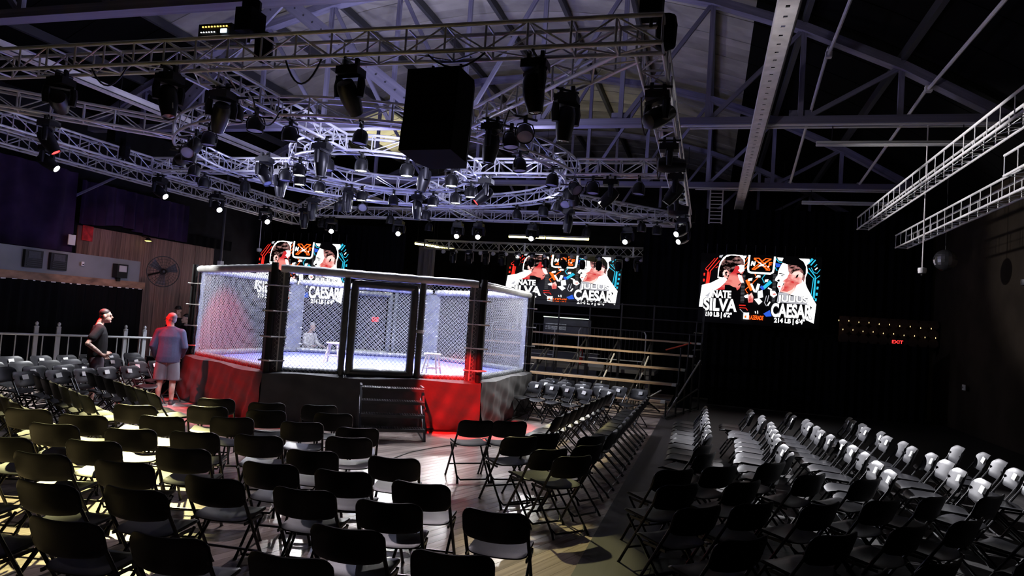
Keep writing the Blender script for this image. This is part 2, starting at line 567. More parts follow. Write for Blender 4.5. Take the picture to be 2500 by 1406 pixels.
added_uplight((-12.3, 24.6, 6.25), 520, 'added lamp bowl washing the roof boards yellow left of the loudspeaker')
added_uplight((-4.2, 24.6, 6.2), 60, 'added lamp bowl washing the roof boards dim green behind the ring')

# ================================================================== LIGHTING RIG
ZT = 5.05           # underside of every truss
TS = 0.30           # truss section
def truss_bays(t, pt, n, closed=False, lo=0, hi=None):
    """pt(i) -> four section corners (bl, br, tl, tr) at station i"""
    for i in range(n + (0 if closed else 1)):
        a = pt(i)
        rod('post', a[0], a[2], 0.014, ALU, t, 6)
        rod('post', a[1], a[3], 0.014, ALU, t, 6)
        rod('crossbar', a[0], a[1], 0.014, ALU, t, 6)
        rod('crossbar', a[2], a[3], 0.014, ALU, t, 6)
    for i in range(n):
        a, b = pt(i), pt(i + 1)
        if i % 2:
            a, b = b, a
        rod('brace', a[0], b[2], 0.011, ALU, t, 6)
        rod('brace', a[1], b[3], 0.011, ALU, t, 6)
        rod('brace', a[0], b[1], 0.011, ALU, t, 6)
def box_truss(p0, p1, label, bay=0.5, group='straight box trusses of the lighting rig', z=ZT, s=TS):
    p0, p1 = Vector((*p0, 0)), Vector((*p1, 0))
    d = p1 - p0
    L = d.length
    ang = math.atan2(d.y, d.x)
    t = thing('box_truss', label, 'truss', (p0.x, p0.y, z), ang, group)
    n = max(2, round(L / bay))
    st = L / n
    h = s / 2
    for y in (-h, h):
        for zz in (0, s):
            rod('chord', (0, y, zz), (L, y, zz), 0.026, ALU, t, 10)
    truss_bays(t, lambda i: [Vector((i * st, -h, 0)), Vector((i * st, h, 0)), Vector((i * st, -h, s)), Vector((i * st, h, s))], n)
    for e in (0, L):
        blk('end_plate', (e, 0, s / 2), (0.012, s + 0.05, s + 0.05), ALU, t) if False else None
    return t
RC = (-6.95, 13.75)
FX, BX_, LX, RX = 7.45, 20.2, -13.25, -0.78
box_truss((LX - 0.15, FX), (RX + 0.15, FX), 'long near aluminium box truss crossing the picture above the black loudspeaker')
box_truss((RX, FX + 0.17), (RX, BX_ - 0.17), 'right side aluminium box truss carrying a row of moving heads')
box_truss((LX, FX + 0.17), (LX, BX_ - 0.17), 'left side aluminium box truss, brightly lit, nearest the curtains')
box_truss((LX - 0.15, BX_), (RX + 0.15, BX_), 'far aluminium box truss closing the back of the rig')
box_truss((-14.85, 8.2), (-14.85, 22.4), 'outermost aluminium box truss along the purple curtains')
def ring(R, n, label):
    t = thing('ring_truss', label, 'truss', (RC[0], RC[1], ZT), 0, 'circular trusses of the lighting rig')
    for r in (R - TS / 2, R + TS / 2):
        for z in (0, TS):
            pts = [(r * math.cos(2 * PI * i / 64), r * math.sin(2 * PI * i / 64), z) for i in range(64)]
            b = MB(); b.tube(pts, 0.026, 8, closed=True)
            build('chord', b, ALU, t, smooth=True)
    def pt(i):
        a = 2 * PI * i / n
        c, s = math.cos(a), math.sin(a)
        return [Vector((r * c, r * s, z)) for z in (0, TS) for r in (R - TS / 2, R + TS / 2)]
    truss_bays(t, pt, n, closed=True)
ring(4.07, 40, 'large circular aluminium truss hung over the cage')
ring(1.9, 20, 'small inner circular aluminium truss over the middle of the cage')
OUT, INN = 4.07 + 0.17, 4.07 - 0.17
IO = 1.9 + 0.17
for d, nm, ends in (((0, -1), 'near', FX + 0.17), ((0, 1), 'far', BX_ - 0.17), ((-1, 0), 'left', LX + 0.17), ((1, 0), 'right', RX - 0.17)):
    a = (RC[0] + d[0] * OUT, RC[1] + d[1] * OUT)
    e = (RC[0], ends) if d[0] == 0 else (ends, RC[1])
    box_truss(e, a, 'short spoke truss from the %s box truss to the large ring' % nm, group='spoke trusses')
    box_truss((RC[0] + d[0] * INN, RC[1] + d[1] * INN), (RC[0] + d[0] * IO, RC[1] + d[1] * IO), '%s inner spoke truss between the large and the small ring' % nm, group='spoke trusses')
for cx, cy, nm in ((LX, FX, 'near left'), (RX, FX, 'near right'), (LX, BX_, 'far left'), (RX, BX_, 'far right')):
    v = Vector((cx - RC[0], cy - RC[1])); u = v.normalized()
    a = Vector(RC) + u * OUT
    e = Vector((cx, cy)) - u * 0.32
    box_truss(e, a, 'diagonal spoke truss from the %s corner of the rig to the large ring' % nm, group='spoke trusses')

# --- fixtures
LENS_OFF = mat('dark_lens', (0.06, 0.07, 0.12), 0.12, coat=0.5)
LENS_PAR = mat('frosted_par_lens', (0.28, 0.28, 0.4), 0.35)
LENS_ON = emis('lit_white_lens', (0.95, 1.0, 0.98), 22.0)
LENS_RED = emis('lit_red_lens', (1.0, 0.03, 0.03), 6.0)
LENS_WARM = emis('lit_warm_lens', (1.0, 0.95, 0.6), 6.0)
HEADM = mat('moving_head_shell', (0.009, 0.009, 0.013), 0.4, spec=0.4)
def _m(f, mt, sm=True):
    b = MB(); f(b)
    return b.mesh('fixture', mt, sm)
MH = dict(
    clamp=_m(lambda b: [b.box((x, 0, -0.03), (0.05, 0.06, 0.14)) for x in (-0.09, 0.09)], BLACK, False),
    base=_m(lambda b: (b.box((0, 0, -0.155), (0.34, 0.26, 0.11)), b.box((0, 0, -0.09), (0.26, 0.2, 0.03))), BLACK, False),
    yoke=_m(lambda b: (b.box((0, 0, -0.235), (0.40, 0.13, 0.05)), b.tube([(0.185, 0, -0.25), (0.195, 0, -0.36), (0.185, 0, -0.52)], [0.05, 0.06, 0.05], 8), b.tube([(-0.185, 0, -0.25), (-0.195, 0, -0.36), (-0.185, 0, -0.52)], [0.05, 0.06, 0.05], 8)), HEADM),
    head=_m(lambda b: b.lathe([(0.06, 0.20), (0.115, 0.18), (0.14, 0.10), (0.145, -0.02), (0.135, -0.12), (0.105, -0.28), (0.10, -0.31), (0.085, -0.31), (0.085, -0.295)], 16), HEADM),
    lens=_m(lambda b: b.lathe([(0.084, -0.299), (0.05, -0.306), (0.01, -0.309)], 16), LENS_OFF),
    lamp=_m(lambda b: b.lathe([(0.084, -0.299), (0.05, -0.306), (0.01, -0.309)], 16), LENS_ON),
    red=_m(lambda b: b.lathe([(0.084, -0.299), (0.05, -0.306), (0.01, -0.309)], 16), LENS_RED),
    warm=_m(lambda b: b.lathe([(0.084, -0.299), (0.05, -0.306), (0.01, -0.309)], 16), LENS_WARM),
    white_strip=_m(lambda b: b.box((0, -0.128, -0.15), (0.014, 0.012, 0.12)), WHITEP, False))  # thin white strip along the head shell
PC = dict(
    clamp=_m(lambda b: b.box((0, 0, -0.02), (0.05, 0.05, 0.12)), BLACK, False),
    yoke=_m(lambda b: b.tube([(0.135, 0, -0.30), (0.14, 0, -0.2), (0.11, 0, -0.12), (0.0, 0, -0.085), (-0.11, 0, -0.12), (-0.14, 0, -0.2), (-0.135, 0, -0.30)], 0.011, 6), BLACK),
    can=_m(lambda b: b.lathe([(0.02, 0.13), (0.07, 0.12), (0.11, 0.07), (0.125, 0.0), (0.125, -0.11), (0.118, -0.11), (0.112, -0.09)], 16), BLACK),
    lens=_m(lambda b: b.lathe([(0.112, -0.092), (0.06, -0.10), (0.01, -0.103)], 16), LENS_PAR),
    lamp=_m(lambda b: b.lathe([(0.112, -0.092), (0.06, -0.10), (0.01, -0.103)], 16), LENS_ON))
nlab = {}
def near_word(x, y):
    d = math.hypot(x - RC[0], y - RC[1])
    if d < 2.6: where = 'inner ring'
    elif y < 7.9: where = 'near truss'
    elif y > 19.4: where = 'far truss'
    elif x > -1.2: where = 'right side truss'
    elif x < -12.6: where = 'left side truss'
    elif d < 4.6: where = 'large ring'
    else: where = 'spoke truss'
    if where in ('near truss', 'far truss'):
        return where, x
    if where in ('right side truss', 'left side truss'):
        return where, y
    return where, math.atan2(y - RC[1], x - RC[0])
FIX = []            # (kind, x, y, aim, lamp, (watts, col, cone, blend))
def mh(x, y, aim=None, lamp='lens', light=None): FIX.append(('mh', x, y, aim, lamp, light))
def pc(x, y, aim=None, lamp='lens', light=None): FIX.append(('pc', x, y, aim, lamp, light))
WHITE = (1.0, 0.97, 0.95); COOL = (0.86, 0.88, 1.0)
# moving heads with dark lenses; some get a beam further down
for x, y, a in ((-8.86, 7.45, (0.3, 0.1, -1)), (-4.35, 7.45, (0.1, -0.1, -1)),
                (-6.75, 8.15, (0.12, 0, -1)), (-3.29, 9.85, (-0.1, 0, -1)),
                (-0.75, 8.57, (-0.6, 0, -1)), (-0.74, 11.02, (-0.7, 0.1, -1)), (-0.73, 13.15, (-0.7, 0, -1)), (-0.8, 15.09, (-0.8, -0.1, -0.8)),
                (-8.75, 11.95, (0.7, -0.2, -1)), (-9.12, 13.06, (0.05, 0, -1)), (-6.83, 10.93, (0.05, 0, -1)), (-5.37, 12.2, (-0.15, -0.1, -1)),
                (-8.5, 14.9, (0.05, 0, -1)), (-7.03, 15.7, (0.05, 0, -1)), (-2.01, 13.7, (-0.8, -0.1, -0.9)),
                (-3.57, 17.3, (-0.05, 0, -1)), (-11.78, 18.2, (0.05, 0, -1)), (-10.42, 16.44, (0.1, 0, -1))):
    mh(x, y, a)
FIX[0] = ('mh', -8.86, 7.45, Vector((-16.5, 16.6, 2.45)) - Vector((-8.86, 7.45, 4.6)), 'lens', (650, (1.0, 0.46, 0.42), 24, 0.8))
FIX[2] = ('mh', -6.75, 8.15, Vector((-9.5, 10.75, 0.9)) - Vector((-6.75, 8.15, 4.6)), 'lens', (520, (0.78, 0.8, 1.0), 15, 0.5))
# lit heads of the left and far trusses
CG = Vector((-7.09, 13.84, 1.0))
for x, y, tg, w in ((-13.25, 11.0, (-8.0, 12.5, 1.2), 1.0), (-13.25, 14.06, (-7.5, 13.6, 1.0), 1.0), (-13.25, 16.15, (-7.5, 13.0, 1.2), 1.0), (-13.25, 18.37, (-7.0, 13.4, 1.2), 1.0),
                    (-12.04, 20.2, (-7.4, 12.8, 1.0), 0.8), (-9.63, 20.2, (-6.4, 12.6, 1.0), 0.45), (-7.63, 20.2, (-6.0, 13.5, 1.0), 0.35), (-6.95, 20.2, (-5.0, 13.5, 1.0), 0.3),
                    (-5.23, 20.2, (-4.5, 13.0, 1.2), 0.4), (-2.39, 20.2, (-3.5, 12.5, 0.9), 0.6), (-0.78, 18.2, (-4.2, 13.0, 1.5), 0.7), (-0.78, 19.7, (-4.5, 14.5, 1.5), 0.7)):
    mh(x, y, (Vector(tg) - Vector((x, y, ZT - 0.45))), 'lamp', (HEAD_W * w, WHITE, 26, 0.5))
# red, warm and neutral washes
mh(-11.3, 9.35, Vector((-8.9, 10.95, 0.5)) - Vector((-11.3, 9.35, 4.6)), 'red', (RED_W * 0.27, (1, 0.012, 0.012), 44, 0.4))
mh(-1.9, 8.62, (-0.1, 0.1, -1))
FIX[1] = ('mh', -4.35, 7.45, Vector((-4.0, 11.72, 0.5)) - Vector((-4.35, 7.45, 4.6)), 'lens', (RED_W, (1, 0.012, 0.012), 18.5, 0.2))
mh(-4.64, 13.75, (-0.75, -0.35, -0.8), 'red', None)
mh(-7.02, 7.45, (0.25, -0.1, -1))
pc(-9.55, 10.75, Vector((-6.75, 5.75, 0)) - Vector((-9.55, 10.75, 4.7)), 'lens', (WARM_W, (1, 0.92, 0.42), 31, 0.5))
pc(-9.05, 10.35, Vector((-11.9, 9.3, 0.5)) - Vector((-9.05, 10.35, 4.7)), 'lens', (2600, (0.95, 0.97, 1.0), 42, 0.7))
mh(-2.03, 7.45, (0.1, 0.1, -1))
pc(-2.75, 9.75, Vector((-1.35, 6.35, 0)) - Vector((-2.75, 9.75, 4.7)), 'lens', (WARM_W * 0.07, (1, 0.93, 0.45), 18, 0.5))
pc(-3.25, 15.3, Vector((-2.2, 11.2, 0)) - Vector((-3.25, 15.3, 4.7)), 'lens', (WARM_W * 0.09, (1, 0.85, 0.35), 19, 0.6))
# PAR cans, dark
for x, y in ((-6.88, 8.6), (-6.96, 9.2), (-8.48, 10.0), (-10.52, 11.62), (-9.9, 11.2), (-10.9, 12.5), (-6.71, 9.75), (-5.54, 9.95), (-10.86, 14.17),
             (-11.69, 13.76), (-3.09, 10.2), (-3.38, 11.8), (-3.05, 13.02), (-3.0, 14.5), (-3.55, 15.95), (-4.1, 16.75), (-2.38, 13.75), (-1.46, 13.75),
             (-4.95, 17.35), (-1.87, 18.9), (-1.5, 19.4), (-7.62, 15.55), (-9.31, 18.9), (-7.69, 17.75), (-8.9, 12.9), (-7.3, 11.9), (-12.4, 20.2), (-8.6, 20.2), (-3.6, 20.2)):
    pc(x, y, (rnd.uniform(-.1, .1), rnd.uniform(-.1, .1), -1))
# PAR cans, lit, over the deck
for x, y in ((-8.2, 12.35), (-8.8, 13.3), (-8.8, 14.1), (-6.56, 11.9), (-5.79, 12.31), (-5.2, 13.2), (-5.2, 14.4), (-5.85, 15.2), (-6.6, 15.62), (-8.25, 15.1)):
    pc(x, y, (0, 0, -1), 'lamp', (PAR_W, COOL, 108, 0.5))
pc(-9.7, 16.6, Vector((-11.9, 18.9, 0.9)) - Vector((-9.7, 16.6, 4.7)), 'lamp', (900, COOL, 40, 0.6))
# side light for the chair rows right of the threshold and for the near seats
pc(-2.75, 13.75, Vector((2.0, 10.4, 0.6)) - Vector((-2.75, 13.75, 4.7)), 'lens', (13000, (0.96, 0.95, 1.0), 40, 0.5))
pc(-4.4, 9.6, Vector((-2.9, 3.7, 0.0)) - Vector((-4.4, 9.6, 4.7)), 'lens', (420, (0.97, 0.84, 0.92), 56, 0.9))
pc(-3.0, 15.0, Vector((-2.9, 17.9, 0.9)) - Vector((-3.0, 15.0, 4.7)), 'lens', (900, (1.0, 0.9, 0.7), 50, 0.7))
# added washes from dark right truss heads, to brighten roof steel and lattice trusses
FIX[5] = ('mh', -0.74, 11.02, (1, 0.15, 0.02), 'lens', (700, (1.0, 0.95, 0.97), 56, 0.5))
FIX[7] = ('mh', -0.8, 15.09, (1, 0.1, 0.02), 'lens', (600, (1.0, 0.95, 0.97), 56, 0.5))
FIX[4] = ('mh', -0.75, 8.57, (0.55, 0.6, 0.45), 'lens', (70, (1.0, 0.95, 0.97), 90, 0.7))
# added cans turned inward on the ring, put in to brighten the rig itself
for a_ in (35, 125, 215, 305):
    cx_, cy_ = RC[0] + 4.07 * math.cos(R_(a_)), RC[1] + 4.07 * math.sin(R_(a_))
    pc(cx_, cy_, (-math.cos(R_(a_)), -math.sin(R_(a_)), 0.4), 'lens', (380, (0.70, 0.70, 1.0), 150, 0.6))
counts = {}
order = {}
for i, fx in enumerate(FIX):
    w, key = near_word(fx[1], fx[2])
    order.setdefault((fx[0], w), []).append((key, i))
flabel = {}
for (kd, w), lst in order.items():
    lst.sort()
    first = {'near truss': 'from the left', 'far truss': 'from the left', 'right side truss': 'from the near end', 'left side truss': 'from the near end'}.get(w, 'counting round')
    for n_, (_, i) in enumerate(lst):
        flabel[i] = (w, ORD[n_], first)
for i, (kd, x, y, aim, lamp, light) in enumerate(FIX):
    w, od, first = flabel[i]
    st = {'lens': 'dark-lensed black', 'lamp': 'black, white-lit', 'red': 'black, red-lit', 'warm': 'black, warm-lit'}[lamp]  # dark-lensed fixtures include some that cast an added beam
    if kd == 'mh':
        HS = 0.86
        t = thing('moving_head_light', '%s moving head light under the %s, %s %s' % (st, w, od, first), 'stage light', (x, y, ZT - 0.02), 0, 'moving head lights of the rig')
        src, pz = MH, -0.47
    else:
        t = thing('par_can', '%s par can under the %s, %s %s' % (st, w, od, first), 'stage light', (x, y, ZT - 0.02), 0, 'par cans of the rig')
        src, pz = PC, -0.24
    a = Vector(aim if aim is not None else (0, 0, -1)).normalized()
    if abs(a.x) + abs(a.y) < 0.02:
        yaw = rnd.uniform(-0.4, 0.4)
    else:
        yaw = math.atan2(a.y, a.x) + PI / 2
    tilt = math.acos(max(-1, min(1, -a.z)))
    for pn in ('clamp', 'base'):
        if pn in src:
            link(pn, src[pn], t, (0, 0, 0), (0, 0, 0))
    link('yoke', src['yoke'], t, (0, 0, 0), (0, 0, yaw))
    rx_, ry_ = x - RC[0], y - RC[1]
    ac = {'near truss': (0, 1), 'far truss': (0, 1), 'right side truss': (1, 0), 'left side truss': (1, 0)}.get(w, (rx_, ry_))
    if w == 'spoke truss' or (2.25 < math.hypot(rx_, ry_) < 3.7): ac = (-ry_, rx_)
    ac = Vector((*ac, 0)).normalized() * 0.2
    rod('hanger_bar', (-ac.x, -ac.y, -0.018), (ac.x, ac.y, -0.018), 0.018, BLACK, t, 6)
    # the body swings about the yoke axis: local -Z becomes the aim
    if kd == 'mh': t.scale = (HS, HS, HS)
    Mh = Matrix.Translation((0, 0, pz)) @ Matrix.Rotation(yaw, 4, 'Z') @ Matrix.Rotation(-tilt, 4, 'X')
    bodyname = 'head' if kd == 'mh' else 'can'
    h = link(bodyname, src[bodyname], t, M=Mh)
    link('lens', src[lamp], h)
    if kd == 'mh':
        link('white_strip', src['white_strip'], h)
    if light:
        off = 0.34 if kd == 'mh' else 0.13
        p = Vector((x, y, ZT - 0.02)) + (Vector((0, 0, pz)) + a * off)
        spot('beam', p, p + a, light[0], light[1], light[2], light[3], t)

# chain hoists, loudspeaker, cables
def hoist(x, y, label):
    t = thing('chain_hoist', label, 'hoist', (x, y, ZT + TS), 0, 'black chain hoists above the rig')
    b = MB(); b.box((0, 0, 0.24), (0.24, 0.3, 0.3)); b.lathe([(0.10, 0.39), (0.12, 0.42), (0.12, 0.52), (0.06, 0.56)], 12)
    build('motor', b, MATTE, t)
    rod('chain', (0, 0, 0.55), (0, 0, 1.9), 0.012, BLACK, t)
    rod('hook_sling', (0, 0, -0.02), (0, 0, 0.1), 0.02, BLACK, t)
    b = MB(); b.lathe([(0.03, -0.5), (0.11, -0.46), (0.12, -0.22), (0.10, -0.12)], 10, c=(0.16, 0.1, 0.25))
    build('chain_bag', b, MATTE, t)
hoist(-5.85, 7.45, 'black chain hoist on the near truss left of the loudspeaker')
hoist(-0.78, 7.55, 'black chain hoist at the right end of the near truss')
hoist(-0.78, 19.9, 'black chain hoist at the far right corner of the rig')
hoist(-13.2, 12.6, 'black chain hoist on the left side truss')
SPK = mat('speaker_grille_black', (0.004, 0.004, 0.004), 0.9, spec=0.1)
SPS = 0.9
sp = thing('hanging_loudspeaker', 'large black three-box loudspeaker cluster hanging from the near truss', 'loudspeaker', (-3.12, 7.5, 4.80), R_(-4))
def cab(b, zt, zb, back):
    w = 0.36
    poly = [(-w, -0.38), (w, -0.38), (w, 0.10), (w * 0.72, 0.36), (-w * 0.72, 0.36), (-w, 0.10)]
    b.prism(poly, zb, zt)
for i, (zt, zb, ang) in enumerate(((0.0, -0.37, 4), (-0.375, -0.73, 9), (-0.735, -1.10, 15))):
    b = MB(); cab(b, zt, zb, 0)
    o = build('cabinet', b, SPK, sp, (0, 0.0 + 0.01 * i, 0), (R_(-ang * 0.35), 0, 0))
    build('grille', MB().box((0, -0.386, (zt + zb) / 2), (0.68, 0.012, 0.33)), MATTE, o)
for x in (-0.2, 0.2):
    rod('hanging_bar', (x, 0, -0.02), (x, 0, 0.18), 0.02, BLACK, sp)
sp.scale = (SPS, SPS, SPS)
CABLE = mat('black_cable', (0.008, 0.008, 0.008), 0.5)
for i, (x0, y0, x1, y1, sag, tw) in enumerate(((-8.2, 7.32, -7.6, 7.32, 0.25, 'near truss, first'), (-5.2, 7.34, -4.7, 7.34, 0.3, 'near truss, second'), (-3.3, 7.34, -2.6, 7.34, 0.16, 'near truss, third'),
                                           (-6.6, 8.6, -6.7, 9.4, 0.3, 'near spoke'), (-1.0, 9.0, -1.0, 10.2, 0.3, 'right truss, first'), (-1.0, 12.0, -1.0, 13.0, 0.3, 'right truss, second'), (-3.4, 9.9, -2.9, 9.4, 0.3, 'near right spoke'))):
    pts = [(x0 + (x1 - x0) * k / 10, y0 + (y1 - y0) * k / 10, ZT - 0.02 - sag * 4 * (k / 10) * (1 - k / 10)) for k in range(11)]
    b = MB(); b.tube(pts, 0.012, 6)
    tag(build('cable_loop', b, CABLE, smooth=True), 'black cable loop sagging under the %s' % tw, 'cable', 'cable loops under the rig')
b = MB()
b.box((0, 0, 0.1), (0.5, 0.3, 0.16))
t = thing('dimmer_box', 'black control box with orange and white status lights on near truss', 'control box', (-6.3, 7.5, ZT + TS + 0.03))
build('case', b, BLACK, t)
for i in range(9):
    blk('status_light', (-0.18 + i * 0.045, -0.155, 0.14), (0.018, 0.01, 0.014), emis('orange_led', (1, 0.6, 0.1), 3), t)
for i in range(6):
    blk('status_light', (-0.2 + i * 0.04, -0.155, 0.07), (0.014, 0.01, 0.01), emis('white_led', (0.9, 0.95, 1), 3), t)
blk('display', (0.14, -0.155, 0.08), (0.09, 0.01, 0.05), emis('blue_display', (0.6, 0.8, 1), 2.5), t)

# white ladder trusses over the right side
def tri_truss(p0, L, ang, rise, label):
    t = thing('lattice_truss', label, 'truss', p0, ang, 'white lattice trusses on the right')
    n = round(L / 0.45)
    w = 0.26
    for y in (-w / 2, w / 2):
        for z in (0, 0.30):
            rod('chord', (0, y, z), (L, y, z + 0), 0.020, WHITEP, t, 8)
    for i in range(n + 1):
        x = L * i / n
        for y in (-w / 2, w / 2):
            rod('post', (x, y, 0), (x, y, 0.3), 0.008, WHITEP, t, 5)
        rod('crossbar', (x, -w / 2, 0), (x, w / 2, 0), 0.008, WHITEP, t, 5)
        if i < n:
            rod('brace', (x, -w / 2, 0), (x + L / n, w / 2, 0), 0.006, WHITEP, t, 5)
            rod('brace', (x, -w / 2, 0.15), (x + L / n, -w / 2, 0.15), 0.006, WHITEP, t, 5)
    return t
tri_truss((3.62, 8.0, 4.95), 11.2, R_(90), 0, 'white lattice truss hanging right of the channel beam, the higher one')
tri_truss((4.35, 8.6, 4.42), 9.9, R_(90), 0, 'white lattice truss hanging at the far right, the lower one')
tri_truss((4.12, 5.49, 4.6), 6.0, R_(90), 0, 'short white lattice truss cut by the right picture edge')
# small ladder frame hanging behind the far right corner
t = thing('ladder_frame', 'small white ladder frame hanging from the third roof truss', 'ladder frame', (-0.15, 21.5, 5.35))
for x in (0, 0.36):
    rod('rail', (x, 0, 0), (x, 0, 1.07), 0.022, WHITEP, t)
for i in range(9):
    rod('rung', (0, 0, 0.04 + i * 0.11), (0.36, 0, 0.04 + i * 0.11), 0.014, WHITEP, t)
# pendant sensors on rods
for x, y, z, L, wh in ((3.9, 15.0, 3.52, 2.9, 'white pendant sensor on a long rod right of the screen'), (5.1, 13.6, 3.25, 2.6, 'dark pendant sensor on a long rod at the right picture edge'), (-14.2, 19.5, 3.75, 2.0, 'white pendant sensor on a rod left of the left screen')):
    t = thing('pendant_sensor', wh, 'sensor', (x, y, z), group='pendant sensors')
    rod('rod_stem', (0, 0, 0.05), (0, 0, L), 0.012, STEELW if 'white' in wh else BLACK, t)
    b = MB(); b.lathe([(0.03, -0.04), (0.07, -0.03), (0.08, 0.03), (0.075, 0.07), (0.02, 0.08)], 12)
    build('sensor_body', b, WHITEP if 'white' in wh else BLACK, t, smooth=True)
    b = MB(); b.lathe([(0.01, -0.09), (0.022, -0.07), (0.02, -0.035)], 8)
    build('sensor_eye', b, BLACK, t)

# ================================================================== THE CAGE
CC = Vector((-7.09, 13.84, 0))
CR, ZD, ZTOP = 3.57, 0.86, 2.64
CANVAS = mat('blue_canvas', (0.14, 0.155, 0.56), 0.7, noise=(1.2, 0.18), bump=(60, 0.1))
VINYL = mat('black_vinyl_pad', (0.075, 0.082, 0.08), 0.26, noise=(4, 0.2), bump=(11, 0.45, (1, 1, 2.2)))
VINYLG = mat('grey_vinyl_pad', (0.16, 0.17, 0.19), 0.26, noise=(4, 0.2), bump=(9, 0.5, (1, 1, 2.2)))
SKIRT = mat('charcoal_skirt_cloth', (0.065, 0.065, 0.067), 0.6, spec=0.3, noise=(2.5, 0.2), bump=(5, 0.35, (1, 1, 0.6)))
WIRE = mat('galvanised_wire', (0.6, 0.61, 0.63), 0.38, 0.25)
TOPV = mat('grey_rail_vinyl', (0.55, 0.56, 0.55), 0.28, noise=(4, 0.2), bump=(11, 0.4, (1, 1, 1)), coat=0.3)
STRAP = mat('white_strap', (0.7, 0.7, 0.68), 0.6)
cage = thing('fight_cage', 'hexagonal chain link fighting cage on a skirted platform in the middle', 'cage', CC)
def hx(r, i):
    a = R_(-90 + 60 * i)
    return Vector((r * math.cos(a), r * math.sin(a), 0))
# deck and canvas
b = MB(); b.prism([tuple(hx(CR + 0.12, i)[:2]) for i in range(6)], ZD - 0.16, ZD - 0.01)
build('platform_deck', b, BLACK, cage)
b = MB(); b.prism([tuple(hx(CR - 0.06, i)[:2]) for i in range(6)], ZD - 0.01, ZD)
build('canvas', b, CANVAS, cage)
b = MB()
for i in range(6):
    p, q = hx(CR - 0.3, i), hx(CR - 0.3, i + 1)
    for tt in (0.15, 0.5, 0.85):
        c = p.lerp(q, tt)
        b.box((c.x, c.y, (ZD - 0.16) / 2), (0.08, 0.08, ZD - 0.16))
build('platform_leg_frame', b, BLACK, cage)
# skirt cloth, one panel per side, with folds
for i in range(6):
    p, q = hx(CR + 0.16, i), hx(CR + 0.16, i + 1)
    d = (q - p); L = d.length; d.normalize()
    n = Vector((d.y, -d.x, 0))
    ph = i * 1.7
    def fn(u, v, p=p, d=d, n=n, L=L, ph=ph):
        s = u * L
        z = ZD + 0.035 - v * (ZD + 0.02)
        edge = 0.018 * math.sin(s * 3.1 + ph)
        fold = (0.010 + 0.03 * v) * (math.sin(s * 7.0 + ph + 1.2 * math.sin(v * 3 + s)) * 0.6 + 0.5 * math.sin(s * 13.3 + ph * 2 + v * 4) + 0.35 * math.sin(s * 21 + v * 9 + ph) + 0.3 * math.sin(v * 17 - s * 6))
        off = fold + 0.05 * v - (0.10 if v < 0.02 else 0.0)
        pt = p + d * s + n * off
        return (pt.x, pt.y, max(0.015, z + (edge if 0.02 < v < 0.3 else 0)))
    b = MB(); b.grid(fn, 110, 26)
    build('skirt_panel', b, SKIRT, cage, smooth=True)
    build('base_rail', MB().box((0, 0, 0), (L, 0.05, 0.03)), BLACK, cage, (p + q) / 2 + n * 0.07 + Vector((0, 0, 0.016)), (0, 0, math.atan2(d.y, d.x)))
# padded top rails, bottom pads, posts and corner pads
def pad(name, a, c, r, m, seams=True, n=12):
    a, c = Vector(a), Vector(c)
    L = (c - a).length
    k = max(6, int(L / 0.10))
    pts = [a.lerp(c, j / k) for j in range(k + 1)]
    rr = [r * (1 + 0.05 * math.sin(j * 2.1) + 0.03 * math.sin(j * 5.7)) for j in range(k + 1)]
    rr[0] = rr[-1] = r * 0.85
    b = MB(); b.tube(pts, rr, n)
    return build(name, b, m, cage, smooth=True)
for i in range(6):
    p, q = hx(CR, i), hx(CR, i + 1)
    d = (q - p).normalized(); inn = -(p + q).normalized()
    pad('top_rail_pad', p + d * 0.07 + Vector((0, 0, ZTOP)), q - d * 0.07 + Vector((0, 0, ZTOP)), 0.075, TOPV)
    pad('bottom_pad', p + d * 0.15 + inn * 0.06 + Vector((0, 0, ZD + 0.06)), q - d * 0.15 + inn * 0.06 + Vector((0, 0, ZD + 0.06)), 0.06, VINYLG)
    # corner post: steel tube outside, broad pad inside
    o = p.normalized()
    rod('corner_post', p + Vector((0, 0, ZD - 0.05)) + o * 0.06, p + Vector((0, 0, ZTOP + 0.09)) + o * 0.06, 0.058, BLACK, cage, 12)
    tn = Vector((-o.y, o.x, 0))
    b = MB()
    def cp(u, v, p=p, o=o, tn=tn):
        s = (u - 0.5) * 0.40
        ins = 0.10 + 0.035 * math.cos(PI * (u - 0.5)) + 0.006 * math.sin(v * 31 + u * 4)
        pt = p - o * ins + tn * s
        return (pt.x, pt.y, ZD + 0.02 + v * (ZTOP - ZD - 0.08))
    b.grid(cp, 8, 40)
    def cp2(u, v, p=p, o=o, tn=tn):
        s = (0.5 - u) * 0.40
        pt = p - o * 0.06 + tn * s
        return (pt.x, pt.y, ZD + 0.02 + v * (ZTOP - ZD - 0.08))
    b.grid(cp2, 8, 40)
    build('corner_pad', b, VINYLG, cage, smooth=True)
    for zz in (ZD + 0.22, ZD + 0.62, ZD + 1.05, ZD + 1.48):
        b = MB()
        ring_ = [p + o * 0.15 + tn * 0.10, p + o * 0.15 - tn * 0.10, p - o * 0.10 - tn * 0.215, p - o * 0.10 + tn * 0.215]
        b.tube([Vector((v.x, v.y, zz)) for v in ring_], 0.016, 6, closed=True)
        build('strap', b, STRAP, cage)
